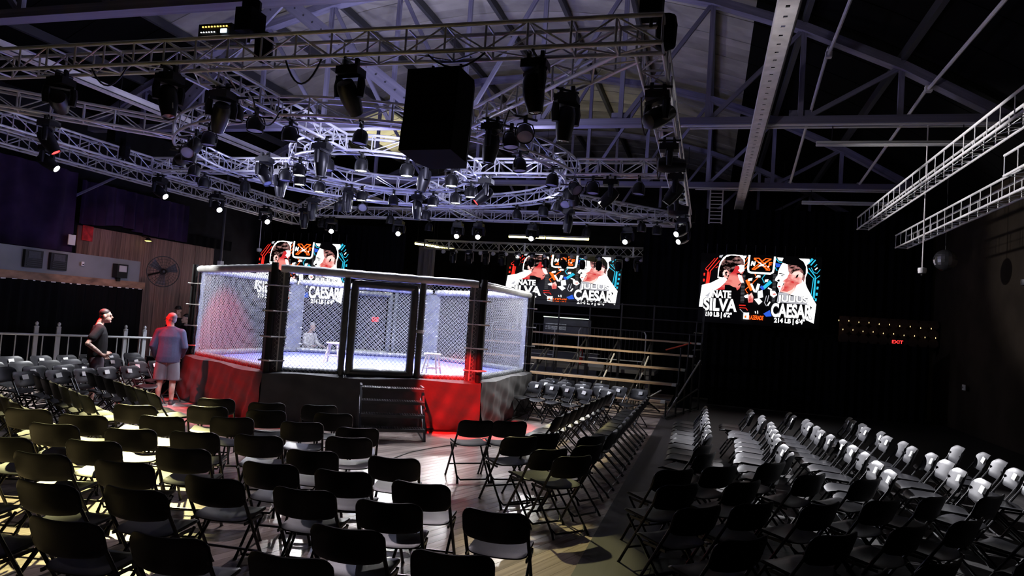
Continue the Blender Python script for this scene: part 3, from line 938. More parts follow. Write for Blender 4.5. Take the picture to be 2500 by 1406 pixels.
# chain link
def chain(P, Q, z0, z1, name, c=0.072, r=0.0033):
    """woven zigzag wires between two posts; every wire is geometry, the weave one part"""
    P, Q = Vector(P), Vector(Q)
    d = Q - P; L = d.length; d.normalize()
    n = Vector((d.y, -d.x, 0))
    nc = max(2, int(round(L / (c / 2)))); sx = L / nc
    nz = max(2, int(round((z1 - z0) / (c / 2)))); sz = (z1 - z0) / nz
    V = []; F = []
    j = np.arange(nz + 1)
    tri = [(0.0, 1.0), (-0.866, -0.5), (0.866, -0.5)]
    for k in range(nc):
        s = (k + ((j + k) % 2)) * sx
        off = np.where((j + k) % 2 == 0, -0.0022, 0.0022)
        z = z0 + j * sz
        base = len(V)
        for jj in range(nz + 1):
            slope = 1 if (jj + k) % 2 == 0 else -1
            px = P.x + d.x * s[jj]; py = P.y + d.y * s[jj]
            for (a1, a2) in tri:
                # ring lies across the wire: a1 along the wall, a2 along its normal
                V.append((px + d.x * a1 * r * 1.3 + n.x * (a2 * r + off[jj]), py + d.y * a1 * r * 1.3 + n.y * (a2 * r + off[jj]), z[jj]))
        for jj in range(nz):
            o = base + jj * 3
            for m_ in range(3):
                l = (m_ + 1) % 3
                F.append((o + m_, o + l, o + 3 + l, o + 3 + m_))
    me = bpy.data.meshes.new(name)
    me.from_pydata(V, [], F)
    me.materials.append(WIRE)
    me.polygons.foreach_set('use_smooth', [True] * len(me.polygons))
    o = link(name, me, cage)
    o['kind'] = 'stuff'
    return o
for i in range(6):
    p, q = hx(CR, i), hx(CR, i + 1)
    d = (q - p).normalized(); L = (q - p).length
    up = lambda s, z: p + d * s + Vector((0, 0, z))
    zt, zb = ZTOP - 0.05, ZD + 0.01
    if i in (0, 3):
        # side with a padded gate: fence, twin posts, gate, post, fence
        g0, g1 = (1.32, 2.42) if i == 0 else (L - 2.42, L - 1.32)
        chain(up(0.06, 0), up(g0 - 0.14, 0), zb, zt, 'chain_link')
        chain(up(g1 + 0.10, 0), up(L - 0.06, 0), zb, zt, 'chain_link')
        chain(up(g0 + 0.1, 0), up(g1 - 0.1, 0), zb + 0.1, zt - 0.15, 'chain_link')
        pad('gate_post_pad', up(g0 - 0.14, ZD), up(g0 - 0.14, ZTOP - 0.07), 0.058, VINYL)
        pad('gate_post_pad', up(g1 + 0.08, ZD), up(g1 + 0.08, ZTOP - 0.07), 0.058, VINYL)
        pad('gate_frame_pad', up(g0, ZD + 0.06), up(g0, ZTOP - 0.13), 0.07, VINYL)
        pad('gate_frame_pad', up(g1 - 0.06, ZD + 0.06), up(g1 - 0.06, ZTOP - 0.13), 0.07, VINYL)
        pad('gate_frame_pad', up(g0 - 0.02, ZTOP - 0.16), up(g1 - 0.04, ZTOP - 0.16), 0.07, VINYL)
        pad('gate_frame_pad', up(g0 - 0.02, ZD + 0.09), up(g1 - 0.04, ZD + 0.09), 0.07, VINYL)
        b = MB(); b.lathe([(0.075, -0.03), (0.082, 0), (0.075, 0.03)], 12, c=up(g1 + 0.08, 1.72))
        build('gate_latch', b, WIRE, cage)
    else:
        chain(up(0.06, 0), up(L - 0.06, 0), zb, zt, 'chain_link')
    # red-lit frame tubes beside each post
    for s in (0.13, L - 0.13):
        rod('frame_tube', up(s, ZD), up(s, ZTOP - 0.05), 0.018, WIRE, cage, 8)

# steel steps in front of the gate
STP = mat('worn_black_steel', (0.05, 0.05, 0.055), 0.4, 0.3, noise=(20, 0.5))
p, q = hx(CR, 0) + CC, hx(CR, 1) + CC
d = (q - p).normalized(); nrm = Vector((d.y, -d.x, 0))
st = thing('steel_steps', 'black steel open-grid steps leading up to the cage gate', 'steps', p + d * 2.04 + nrm * 0.5, math.atan2(d.y, d.x))
W = 1.02
nst = 4
for s in (-W / 2, W / 2):
    # front sloping stringer and upright rear leg (local -y faces the chairs)
    bar('stringer', (s, -0.78, 0.0), (s, -0.12, 0.78), 0.035, 0.045, STP, st, up=(0, 0, 1))
    bar('rear_leg', (s, 0.2, 0), (s, 0.2, 0.78), 0.035, 0.035, STP, st, up=(0, 1, 0))
    bar('top_bar', (s, -0.14, 0.78), (s, 0.22, 0.78), 0.035, 0.035, STP, st)
    bar('foot_bar', (s, -0.78, 0.02), (s, 0.22, 0.02), 0.035, 0.035, STP, st)
    bar('side_brace', (s, -0.72, 0.05), (s, 0.2, 0.6), 0.02, 0.03, STP, st)
GRATE = mat('expanded_metal', (0.10, 0.10, 0.105), 0.45, 0.4)
for k_ in range(nst):
    z = 0.19 + k_ * 0.195
    y = -0.66 + k_ * 0.165
    fr = blk('tread', (0, y - 0.11, z - 0.02), (W, 0.025, 0.045), STP, st)
    blk('tread_rear_bar', (0, y + 0.13, z - 0.015), (W, 0.02, 0.03), STP, st)
    b = MB()
    for xx in range(25):
        b.box((-W / 2 + 0.02 + xx * (W - 0.04) / 24, y + 0.01, z), (0.006, 0.23, 0.008))
    for yy in range(7):
        b.box((0, y - 0.09 + yy * 0.035, z), (W - 0.03, 0.006, 0.008))
    build('grate', b, GRATE, st)
# wooden stools inside the cage
PINE = mat('pale_pine', (0.75, 0.62, 0.42), 0.5, noise=(6, 0.2, (1, 1, 0.2)))
def stool(loc, rz, h, label):
    t = thing('wooden_stool', label, 'stool', loc, rz, 'pale wooden stools in the cage')
    b = MB(); b.lathe([(0.15, h - 0.035), (0.165, h - 0.03), (0.165, h - 0.008), (0.155, h)], 20)
    build('seat', b, PINE, t, smooth=True)
    L4 = []
    for sx, sy in ((1, 1), (1, -1), (-1, 1), (-1, -1)):
        rod('leg', (sx * 0.155, sy * 0.155, 0), (sx * 0.085, sy * 0.085, h - 0.03), 0.018, PINE, t)
    f = 0.36
    a = 0.155 - 0.07 * f
    for z, dx in ((h * f, 0), (h * (f + 0.08), 1)):
        for s in (-1, 1):
            if dx: rod('rung', (s * a, -a, z), (s * a, a, z), 0.012, PINE, t)
            else: rod('rung', (-a, s * a, z), (a, s * a, z), 0.012, PINE, t)
stool((-7.72, 13.45, ZD), 0.3, 0.44, 'pale wooden stool in the cage seen left of the gate')
stool((-5.05, 12.5, ZD), 0.1, 0.44, 'pale wooden stool in the cage close behind the right fence')
# thin cable over the floor by the steps
pts = [(-4.10, 8.73, 0.008), (-4.08, 9.50, 0.008), (-3.95, 9.98, 0.008), (-3.77, 10.45, 0.008), (-3.60, 11.07, 0.008), (-3.49, 11.60, 0.008)]
b = MB(); b.tube(pts, 0.006, 6)
tag(build('floor_cable', b, CABLE), 'thin black cable lying on the floor right of the steps', 'cable')

# ================================================================== FOLDING CHAIRS
def slab(w, h, r_top, r_bot, fn, thick, nx=16, nz=6):
    """curved slab: columns across the width, each cut to the rounded outline; fn(x,z)->offset"""
    b = MB()
    def lim(x, r, n_=2.0):
        e = abs(x) - (w / 2 - r)
        return 0.0 if e <= 0 else r - math.sqrt(max(0.0, r * r - e * e))
    xs = [-math.cos(PI * i / nx) * w / 2 for i in range(nx + 1)]
    vs = []
    for side in (1, -1):
        for x in xs:
            lo, hi = lim(x, r_bot), h - lim(x, r_top)
            if hi - lo < 0.02: lo, hi = (lo + hi) / 2 - 0.01, (lo + hi) / 2 + 0.01
            for j in range(nz + 1):
                z = lo + (hi - lo) * (0.5 - 0.5 * math.cos(PI * j / nz))
                ed = min(1.0, min(j, nz - j) + 0.35) * min(1.0, min(xs.index(x), nx - xs.index(x)) + 0.35)
                vs.append((x, fn(x, z) + side * thick / 2 * max(0.35, ed), z))
    N = (nx + 1) * (nz + 1)
    idx = lambda s_, i, j: s_ * N + i * (nz + 1) + j
    fs = []
    for i in range(nx):
        for j in range(nz):
            fs.append((idx(0, i, j), idx(0, i, j + 1), idx(0, i + 1, j + 1), idx(0, i + 1, j)))
            fs.append((idx(1, i, j), idx(1, i + 1, j), idx(1, i + 1, j + 1), idx(1, i, j + 1)))
    rim = [(i, 0) for i in range(nx + 1)] + [(nx, j) for j in range(1, nz + 1)] + [(i, nz) for i in range(nx - 1, -1, -1)] + [(0, j) for j in range(nz - 1, 0, -1)]
    for k in range(len(rim)):
        a, c = rim[k], rim[(k + 1) % len(rim)]
        fs.append((idx(0, *a), idx(0, *c), idx(1, *c), idx(1, *a)))
    return b.add(vs, fs)
TILT = math.atan2(0.50, 0.77)
# backrest: built upright, then laid on the slope of the tubes
b = slab(0.46, 0.235, 0.095, 0.05, lambda x, z: 0.05 * (x / 0.22) ** 2, 0.022)
rot = Matrix.Rotation(TILT * 0.62, 4, 'X')
b.v = [tuple(rot @ Vector((x, y - 0.03, z)) + Vector((0, -0.195, 0.555))) for x, y, z in b.v]
ch_back = b.mesh('backrest', PLAST, True)
b = slab(0.41, 0.40, 0.10, 0.06, lambda x, z: -0.018 * (1 - (x / 0.2) ** 2) + (-0.028 * max(0, (z - 0.3) / 0.1) ** 2 if z > 0.3 else 0), 0.024)
b.v = [(x, -0.15 + z, 0.445 + y + 0.02 * ((z) / 0.4)) for x, y, z in b.v]
ch_seat = b.mesh('seat', PLAST, True)
def tube_mesh(pts, r=0.0125, m=CHFRAME, n=7):
    b = MB(); b.tube(pts, r, n); return b.mesh('tube', m, True)
ch_front = {s: tube_mesh([(s * 0.205, -0.205, 0.675), (s * 0.216, -0.208, 0.635), (s * 0.220, 0.20, 0.012), (s * 0.220, 0.208, 0.0)], [0.0125, 0.0125, 0.0125, 0.017]) for s in (-1, 1)}
ch_rear = {s: tube_mesh([(s * 0.195, 0.15, 0.425), (s * 0.195, 0.02, 0.30), (s * 0.20, -0.245, 0.05), (s * 0.205, -0.28, 0.0)], [0.0115, 0.0115, 0.0115, 0.016]) for s in (-1, 1)}
ch_bar = tube_mesh([(-0.20, -0.215, 0.085), (-0.165, -0.255, 0.04), (0.165, -0.255, 0.04), (0.20, -0.215, 0.085)], 0.010)
ch_bar2 = tube_mesh([(-0.22, 0.105, 0.16), (0.22, 0.105, 0.16)], 0.010)
ch_bracket = {s: _m(lambda b: b.box((s * 0.208, -0.02, 0.425), (0.012, 0.24, 0.02)), CHFRAME, False) for s in (-1, 1)}
b = MB(); b.box((0, 0, 0), (0.10, 0.003, 0.07))
ch_label = b.mesh('seat_label', PAPER)
LROT = (TILT * 0.62, 0, 0)
NCH = 0
def chair(x, y, face, label, group, sticker=False, jit=True):
    """x, y = top middle of the backrest; face = direction the sitter looks (degrees left of +Y)"""
    global NCH
    j = rnd.uniform(-3, 3) if jit else 0
    rz = R_(face + j)
    o = Vector((x, y, 0)) - Matrix.Rotation(rz, 3, 'Z') @ Vector((0, -0.30, 0))
    t = thing('folding_chair', label, 'chair', o, rz, group)
    link('backrest', ch_back, t); link('seat', ch_seat, t)
    for s in (-1, 1):
        link('front_leg', ch_front[s], t); link('rear_leg', ch_rear[s], t); link('bracket', ch_bracket[s], t)
    link('floor_bar', ch_bar, t); link('cross_bar', ch_bar2, t)
    if sticker:
        link('seat_label', ch_label, t, (rnd.uniform(-0.03, 0.03), -0.234, 0.69), (TILT * 0.62, rnd.uniform(-.15, .15), 0))
    NCH += 1
    return t
def row(pts, face, desc, group, sticker=0.0, frm='from the left'):
    for i, p in enumerate(pts):
        f = face[i] if isinstance(face, (list, tuple)) else face
        chair(p[0], p[1], f, 'black folding chair, %s %s in %s' % (ORD[i], frm, desc), group, rnd.random() < sticker)
G = 'chairs facing the cage steps'
fore = [
    ([(-5.96, 7.58), (-5.30, 7.71), (-4.72, 8.0)], 30, 'the front row before the steps'),
    ([(-6.2, 6.5), (-5.58, 6.95), (-4.93, 7.16), (-4.23, 7.49)], 28, 'the second row before the steps'),
    ([(-6.01, 5.64), (-5.44, 6.07), (-4.88, 6.48), (-4.15, 6.69), (-3.51, 6.75)], 25, 'the third row before the steps'),
    ([(-6.68, 5.59), (-5.79, 5.11), (-5.1, 5.32), (-4.57, 5.53), (-4.03, 5.75), (-3.31, 6.19)], [20, 18, 24, 24, 22, 22], 'the fourth row before the steps'),
    ([(-5.55, 4.45), (-4.91, 4.72), (-4.14, 4.88), (-3.25, 5.42), (-2.54, 5.57)], [16, 20, 18, 16, 14], 'the fifth row before the steps'),
    ([(-5.5, 3.75), (-4.81, 4.15), (-4.13, 4.25), (-3.25, 4.8), (-2.65, 4.88), (-1.99, 4.85)], [10, 10, 12, 12, 12, 10], 'the sixth row before the steps'),
    ([(-4.75, 3.4), (-4.05, 3.54), (-3.3, 4.2), (-2.6, 4.25), (-1.96, 4.25), (-1.27, 4.40)], [9, 9, 9, 10, 8, 6], 'the seventh row before the steps'),
    ([(-3.5, 3.7), (-1.93, 3.63), (-1.23, 3.51)], 8, 'the second row from the bottom edge'),
    ([(-4.0, 2.95), (-3.31, 3.02), (-2.66, 3.06), (-1.95, 3.09)], 9, 'the row at the bottom edge'),
]
for pts, f, d_ in fore:
    row(pts, f, d_, G)
row([(-2.65, 8.21), (-2.29, 8.45)], 34, 'the pair right of the steps', G)
row([(-1.86, 7.39), (-1.68, 7.8)], 48, 'the pair behind those two chairs', G)
row([(-1.41, 6.87), (-1.16, 8.03), (-1.1, 7.38), (-1.13, 6.65)], [48, 58, 55, 46], 'the cluster beside the threshold strip', G)
S1 = 'chairs in profile right of the cage'
row([(-1.86 + 0.017 * i, 9.5 + 0.46 * i) for i in range(10)], 90, 'the row right of the cage', S1, 0, 'from the near end')
row([(-1.0, 8.6 + 0.455 * i) for i in range(12)], 90, 'the row along the threshold strip', S1, 0, 'from the near end')
S2 = 'chairs on the dark side floor'
row([(0.10, 7.75), (0.08, 8.3)] + [(0.12 - 0.008 * i, 9.05 + 0.45 * i) for i in range(9)], [62, 70] + [90] * 9, 'the first row on the side floor', S2, 0.3, 'from the near end')
row([(0.98, 8.3), (0.98, 8.86), (0.95, 9.38), (0.99, 9.8), (1.0, 10.28), (1.01, 10.72), (1.02, 11.16), (0.94, 11.6), (0.96, 12.03), (0.82, 12.45), (0.82, 12.88)], [80] + [90] * 10, 'the second row on the side floor', S2, 0.5, 'from the near end')
row([(1.88, 7.85), (1.87, 8.35), (1.87, 8.97), (1.84, 9.48), (1.8, 9.94), (1.72, 10.35), (1.67, 10.8), (1.67, 11.25), (1.63, 11.68), (1.64, 12.12), (1.49, 12.56), (1.47, 13.02)], 88, 'the third row on the side floor', S2, 0.7, 'from the near end')
row([(2.72, 7.94), (2.69, 8.5), (2.74, 9.06), (2.72, 9.54), (2.62, 9.99), (2.63, 10.44), (2.54, 10.9), (2.57, 11.4), (2.46, 11.85), (2.49, 12.28), (2.43, 12.7), (2.45, 13.13)], 88, 'the fourth row on the side floor', S2, 0.7, 'from the near end')
row([(3.39, 8.5), (3.39, 8.98), (3.46, 9.61), (3.46, 10.12), (3.32, 10.58)], 88, 'the fifth row on the side floor', S2, 0.5, 'from the near end')
S3 = 'dark chairs in the lower right corner'
row([(-0.12, 5.98), (-0.18, 6.6), (0.23, 7.05)], 46, 'the leftmost dark file at lower right', S3, 0, 'from the near end')
row([(0.05, 5.3), (0.45, 5.66), (0.42, 6.45), (0.75, 7.62), (1.06, 7.2)], [44, 46, 47, 50, 48], 'the second dark file at lower right', S3, 0, 'from the near end')
row([(0.32, 4.63), (0.92, 5.06), (0.97, 5.95), (1.5, 6.4), (1.56, 7.3)], 46, 'the third dark file at lower right', S3, 0, 'from the near end')
row([(0.95, 4.3), (1.45, 4.75), (1.5, 5.6), (2.0, 6.05), (2.0, 6.85), (2.55, 7.2)], 48, 'the fourth dark file at lower right', S3, 0, 'from the near end')
row([(2.1, 5.2), (2.6, 5.7), (2.7, 6.5), (3.3, 7.0)], 50, 'the rightmost dark file at lower right', S3, 0, 'from the near end')
S4 = 'chairs before the bleachers'
row([(-3.36, 15.85), (-2.98, 15.8), (-2.58, 15.72), (-2.17, 15.6), (-1.74, 15.3), (-1.29, 15.12)], 148, 'the rear row before the bleachers', S4, 0.9)
row([(-3.34, 15.2), (-2.92, 15.1), (-2.5, 14.95), (-2.08, 14.85)], 148, 'the middle row before the bleachers', S4, 1.0)
row([(-3.4, 14.5), (-3.02, 14.33), (-2.66, 14.18), (-2.28, 14.0), (-1.85, 14.4)], 146, 'the front row before the bleachers', S4, 0.8)
S5 = 'chairs left of the cage facing right'
men = [Vector((-10.42, 9.98)), Vector((-9.66, 10.85))]
for X_, ys, d_ in ((-11.95, [9.1, 9.6, 10.13, 10.65, 11.2, 11.75, 12.3], 'the back row by the railing'), (-11.12, [8.6, 9.07, 9.58, 10.05, 10.5, 11.0, 11.5], 'the second row from the railing'),
                   (-10.35, [8.2, 8.69, 9.2, 9.65, 10.75, 11.22], 'the third row from the railing'), (-9.75, [8.04, 8.55, 9.03, 9.5, 9.97], 'the fourth row from the railing')):
    row([(X_ + rnd.uniform(-.05, .05), y) for y in ys], -88, d_, S5, 0.75, 'from the near end')
S6 = 'chairs in profile left of the cage'
row([(-9.24 + 0.387 * i, 8.7 - 0.203 * i) for i in range(7)], -30, 'the front row of the left profile block', S6)
row([(-9.25 + 0.402 * i, 7.82 - 0.212 * i) for i in range(6)], -30, 'the middle row of the left profile block', S6)
row([(-9.2 + 0.40 * i, 6.9 - 0.21 * i) for i in range(6)], -30, 'the rear row of the left profile block', S6)

# ================================================================== LEFT SIDE
GREYW = mat('grey_balcony_paint', (0.22, 0.23, 0.235), 0.7, noise=(1.5, 0.12))
RUST = mat('brown_soffit', (0.30, 0.17, 0.10), 0.7, noise=(7, 0.5, (1, 0.4, 1)))
PURP = mat('purple_curtain', (0.032, 0.018, 0.052), 0.9, noise=(3, 0.2), spec=0.1)
BCLOTH = mat('black_drape', (0.006, 0.006, 0.007), 0.95, spec=0.04)
t = thing('balcony', 'grey balcony front with brown lower edge on the left wall', 'balcony', (-15.0, 6.0, 2.2))
build('fascia', MB().box((-0.06, 4.75, 0.46), (0.12, 9.5, 0.56)), GREYW, t)
build('lower_edge', MB().box((-0.05, 4.85, 0.09), (0.16, 9.7, 0.18)), RUST, t)
b = MB()
b.grid(lambda u, v: (0.045, u * 9.6, 0.0 - v * (0.018 + 0.012 * math.sin(u * 47) * math.sin(u * 13))), 90, 1)
build('torn_paper_edge', b, PAPER, t)
build('floor_slab', MB().box((-0.8, 4.75, 0.25), (1.4, 9.5, 0.2)), PLASTER, t)
def curtain(name, label, cat, y0, y1, x, z0, z1, m, folds, depth, gather=None, group=None, axis='y'):
    """hanging cloth with folds along one wall; gather pinches the lower hem"""
    b = MB()
    n = int((y1 - y0) * 26)
    def fn(u, v):
        s = y0 + u * (y1 - y0)
        w = depth * (0.6 * math.sin(u * folds * 2 * PI) + 0.4 * math.sin(u * folds * 4.7 + 1.3 + v))
        z = z1 + (z0 - z1) * v
        if gather is not None:
            g = math.exp(-((u - gather) / 0.16) ** 2)
            z += (z1 - z0) * 0.0 * g * v - (z1 - z0) * (1 - g) * 0.12 * v + (z1 - z0) * 0.10 * (1 if v > 0.5 else 0) * 0
            w *= (1 + v)
        return (x + w, s, z) if axis == 'y' else (s, x + w, z)
    b.grid(fn, n, 10)
    return tag(build(name, b, m, smooth=True), label, cat, group)
curtain('purple_curtain', 'long purple curtain hanging above the balcony at far left', 'curtain', 6.0, 14.0, -15.75, 3.0, 5.05, PURP, 13, 0.09, group='purple curtains')
curtain('purple_curtain', 'swagged purple curtain gathered high on the wall above the wooden panelling', 'curtain', 14.6, 18.6, -16.3, 3.95, 5.0, PURP, 12, 0.07, 0.35, group='purple curtains')
curtain('black_drape', 'black drape hanging below the grey balcony', 'drape', 6.0, 15.6, -14.95, 0.02, 2.2, BCLOTH, 40, 0.05, group='black drapes')
curtain('black_valance', 'black cloth strip above the wooden wall panelling', 'drape', 14.3, 21.0, -16.45, 3.82, 4.15, BCLOTH, 20, 0.03)
# sloping roof strut at the curtain
t = thing('wall_strut', 'pale sloping steel strut above the curtain on the left', 'strut', (-16.4, 13.9, 4.15))
bar('strut_bar', (0, 0, 0), (1.5, 1.2, 1.35), 0.09, 0.05, STEEL, t)
blk('strut_foot', (0, 0, 0), (0.14, 0.14, 0.2), STEEL, t)
# recessed speaker boxes / vents in the balcony front
for i, y in enumerate((11.98, 12.62)):
    t = thing('wall_vent', '%s dark square vent in the grey balcony front' % ('left', 'right')[i], 'vent', (-14.96, y + 0.35, 2.68), group='square vents in the balcony front')
    blk('vent_frame', (0, 0, 0), (0.08, 0.44, 0.40), BLACK, t)
    for k_ in range(5):
        blk('vent_slat', (0.045, 0, -0.15 + k_ * 0.045), (0.02, 0.36, 0.012), DARKST, t)
    blk('vent_panel', (0.042, 0, 0.09), (0.01, 0.30, 0.16), DARKST, t)
t = thing('flood_light', 'small black flood light on the balcony front beside the fan', 'light fixture', (-14.9, 14.75, 2.62))
blk('housing', (0, 0, 0), (0.16, 0.34, 0.36), BLACK, t)
blk('glass', (0.085, 0, 0.06), (0.01, 0.24, 0.16), mat('dim_glass', (0.5, 0.5, 0.5), 0.1), t)
blk('bracket', (-0.05, 0, -0.22), (0.06, 0.1, 0.1), BLACK, t)
t = thing('wall_switch_plate', 'small white plate on the balcony front below the curtain edge', 'plate', (-14.92, 13.62, 2.7))
blk('plate', (0, 0, 0), (0.02, 0.07, 0.10), WHITEP, t); blk('knob', (0.015, 0, -0.02), (0.02, 0.03, 0.03), BLACK, t)
t = thing('wall_notice', 'white rectangular notice at the edge of the purple curtain', 'notice', (-15.6, 13.85, 3.3))
blk('sheet', (0, 0, 0), (0.02, 0.20, 0.26), PAPER, t); blk('clip', (0.01, 0, 0.14), (0.03, 0.05, 0.03), BLACK, t)
t = thing('bell_lamp', 'small yellow lit wall lamp above the wooden panelling', 'lamp', (-16.3, 17.05, 3.68))
b = MB(); b.lathe([(0.02, 0.1), (0.06, 0.06), (0.10, 0.0)], 12); build('shade', b, BLACK, t)
b = MB(); b.lathe([(0.095, -0.012), (0.05, -0.03), (0.01, -0.035)], 12); build('bulb', b, emis('yellow_bulb', (1, 0.85, 0.2), 2.5), t)
rod('arm', (0, 0, 0.08), (-0.3, 0, 0.12), 0.012, BLACK, t)
# red poster corner on panelling
tag(build('wall_poster', MB().box((0, 0, 0), (0.012, 0.34, 0.42)), mat('red_poster', (0.6, 0.02, 0.03), 0.6, noise=(8, 0.4)), loc=(-16.5, 15.12, 3.62)), 'red torn poster at the upper left of the wooden panelling', 'poster')
# wall fan
t = thing('wall_fan', 'large round black wall fan in a wire cage', 'fan', (-14.55, 15.85, 2.72), R_(-32))
for r in (0.42, 0.34, 0.26, 0.18, 0.10):
    for yy, sgn in ((-0.09, 1),):
        b = MB(); b.tube([(0.0 + 0.10 * (1 - (r / 0.42) ** 2) + 0.02, r * math.cos(2 * PI * k / 40), r * math.sin(2 * PI * k / 40)) for k in range(40)], 0.012 if r == 0.42 else 0.004, 6, closed=True)
        build('cage_ring', b, BLACK, t)
for k_ in range(28):
    a = 2 * PI * k_ / 28
    pts = [(0.12 - 0.10 * (f ** 2), 0.42 * f * math.cos(a), 0.42 * f * math.sin(a)) for f in (0.14, 0.5, 0.8, 1.0)]
    b = MB(); b.tube(pts, 0.004, 4)
    build('cage_wire', b, BLACK, t)
for k_ in range(3):
    a = 2 * PI * k_ / 3 + 0.4
    b = MB()
    def bl(u, v, a=a):
        r = 0.07 + u * 0.30; w = (v - 0.5) * (0.10 + 0.16 * u)
        return (0.03 * (v - 0.5) * 2, r * math.cos(a) - w * math.sin(a), r * math.sin(a) + w * math.cos(a))
    b.grid(bl, 6, 4)
    build('blade', b, DARKST, t)
b = MB(); b.lathe([(0.07, -0.12), (0.09, -0.05), (0.08, 0.05), (0.03, 0.08)], 14); o = build('motor', b, BLACK, t, rot=(0, PI / 2, 0))
rod('wall_arm', (-0.1, 0, 0), (-0.45, -0.25, -0.12), 0.025, BLACK, t)
# railing with posts
RA, RB = Vector((-14.35, 9.35, 0)), Vector((-11.9, 13.95, 0))
t = thing('railing', 'pale metal railing with round-topped posts behind the left chairs', 'railing', RA, math.atan2(RB.y - RA.y, RB.x - RA.x))
RL = (RB - RA).length
RAILM = mat('pale_galvanised', (0.62, 0.64, 0.62), 0.45, 0.3)
rod('top_rail', (0, 0, 1.06), (RL, 0, 1.06), 0.024, RAILM, t)
rod('bottom_rail', (0, 0, 0.14), (RL, 0, 0.14), 0.018, RAILM, t)
for x in [0.15 + 0.235 * i for i in range(int(RL / 0.235))]:
    rod('baluster', (x, 0, 0.14), (x, 0, 1.06), 0.012, RAILM, t, 6)
for x in (2.15, 2.55, 3.85, 4.25, 1.0):
    blk('railing_post', (x, 0.06, 0.60), (0.075, 0.075, 1.2), RAILM, t)
    b = MB(); b.lathe([(0.045, 1.2), (0.05, 1.23), (0.02, 1.25), (0.035, 1.28), (0.03, 1.31), (0.008, 1.33)], 10, c=(x, 0.06, 0))
    build('post_finial', b, RAILM, t, smooth=True)
# slender column by the far left wall
t = thing('grey_column', 'slim grey column standing before the wooden panelling', 'column', (-15.2, 18.6, 0))
b = MB(); b.lathe([(0.15, 0), (0.15, 0.1), (0.11, 0.16), (0.11, 2.05), (0.15, 2.12), (0.17, 2.3)], 14); build('shaft', b, GREYW, t, smooth=True)
rod('pipe', (0.0, 0.35, 0), (0.0, 0.35, 6.3), 0.045, DARKST, t)
blk('junction_box', (0.05, 0.3, 3.15), (0.12, 0.16, 0.3), WHITEP, t)
# cloth covered table between the men and the cage
t = thing('black_table', 'black cloth covered table left of the cage with small items', 'table', (-10.85, 12.3, 0), R_(-10))
b = MB(); b.prism([(-0.4, -0.3), (0.4, -0.3), (0.4, 0.3), (-0.4, 0.3)], 0.0, 0.74); build('table_cloth', b, BCLOTH, t)
blk('table_top', (0, 0, 0.75), (0.84, 0.64, 0.02), BLACK, t)
for i, (x, y, w) in enumerate(((-0.2, 0, 0.14), (0.05, 0.1, 0.1), (0.22, -0.05, 0.16))):
    tag(build('paper_pad', MB().box((0, 0, 0), (w, 0.12, 0.03)), PAPER, loc=Vector((-10.85, 12.3, 0.777)) + Vector((x, y, 0)), rot=(0, 0, i)), '%s white paper pad on the black table left of the cage' % ('left', 'middle', 'right')[i], 'paper', 'paper pads on the black table')

# ================================================================== SCREENS
EW = emis('screen_white', (1, 1, 1), SCREEN)
EG = emis('screen_grey', (0.42, 0.42, 0.46), SCREEN * 0.5)
ERED = emis('screen_red', (1.0, 0.03, 0.02), SCREEN * 0.5)
EORG = emis('screen_orange', (1.0, 0.10, 0.01), SCREEN * 0.8)
ECY = emis('screen_cyan', (0.03, 0.50, 0.72), SCREEN * 0.45)
EBL = emis('screen_blue', (0.03, 0.12, 0.75), SCREEN * 0.4)
EBLK = mat('screen_black', (0.004, 0.004, 0.005), 0.35)
def emis_noise(name, c0, c1, s, scale, thr=(0.42, 0.58)):
    m = emis(name, c0, s)
    nt = m.node_tree
    e = [n for n in nt.nodes if n.type == 'EMISSION'][0]
    tc = nt.nodes.new('ShaderNodeTexCoord'); n = nt.nodes.new('ShaderNodeTexNoise'); cr = nt.nodes.new('ShaderNodeValToRGB')
    n.inputs['Scale'].default_value = scale; n.inputs['Detail'].default_value = 3
    cr.color_ramp.elements[0].position, cr.color_ramp.elements[1].position = thr
    cr.color_ramp.elements[0].color = (*c0, 1); cr.color_ramp.elements[1].color = (*c1, 1)
    nt.links.new(tc.outputs['Object'], n.inputs['Vector']); nt.links.new(n.outputs['Fac'], cr.inputs['Fac']); nt.links.new(cr.outputs['Color'], e.inputs[0])
    return m
ESKIN = emis_noise('screen_skin', (0.62, 0.03, 0.035), (0.85, 0.26, 0.22), SCREEN * 0.42, 5)
ESKIN2 = emis_noise('screen_skin_light', (0.60, 0.12, 0.11), (1.0, 0.62, 0.56), SCREEN * 0.5, 6)
EHAIR = emis_noise('screen_hair', (0.002, 0.001, 0.001), (0.55, 0.28, 0.26), SCREEN * 0.35, 16, (0.5, 0.68))
EHAIR2 = emis_noise('screen_short_hair', (0.004, 0.002, 0.002), (0.75, 0.32, 0.30), SCREEN * 0.35, 22, (0.42, 0.66))
EMESH = emis('screen_dim_mesh', (0.3, 0.3, 0.33), 0.35)
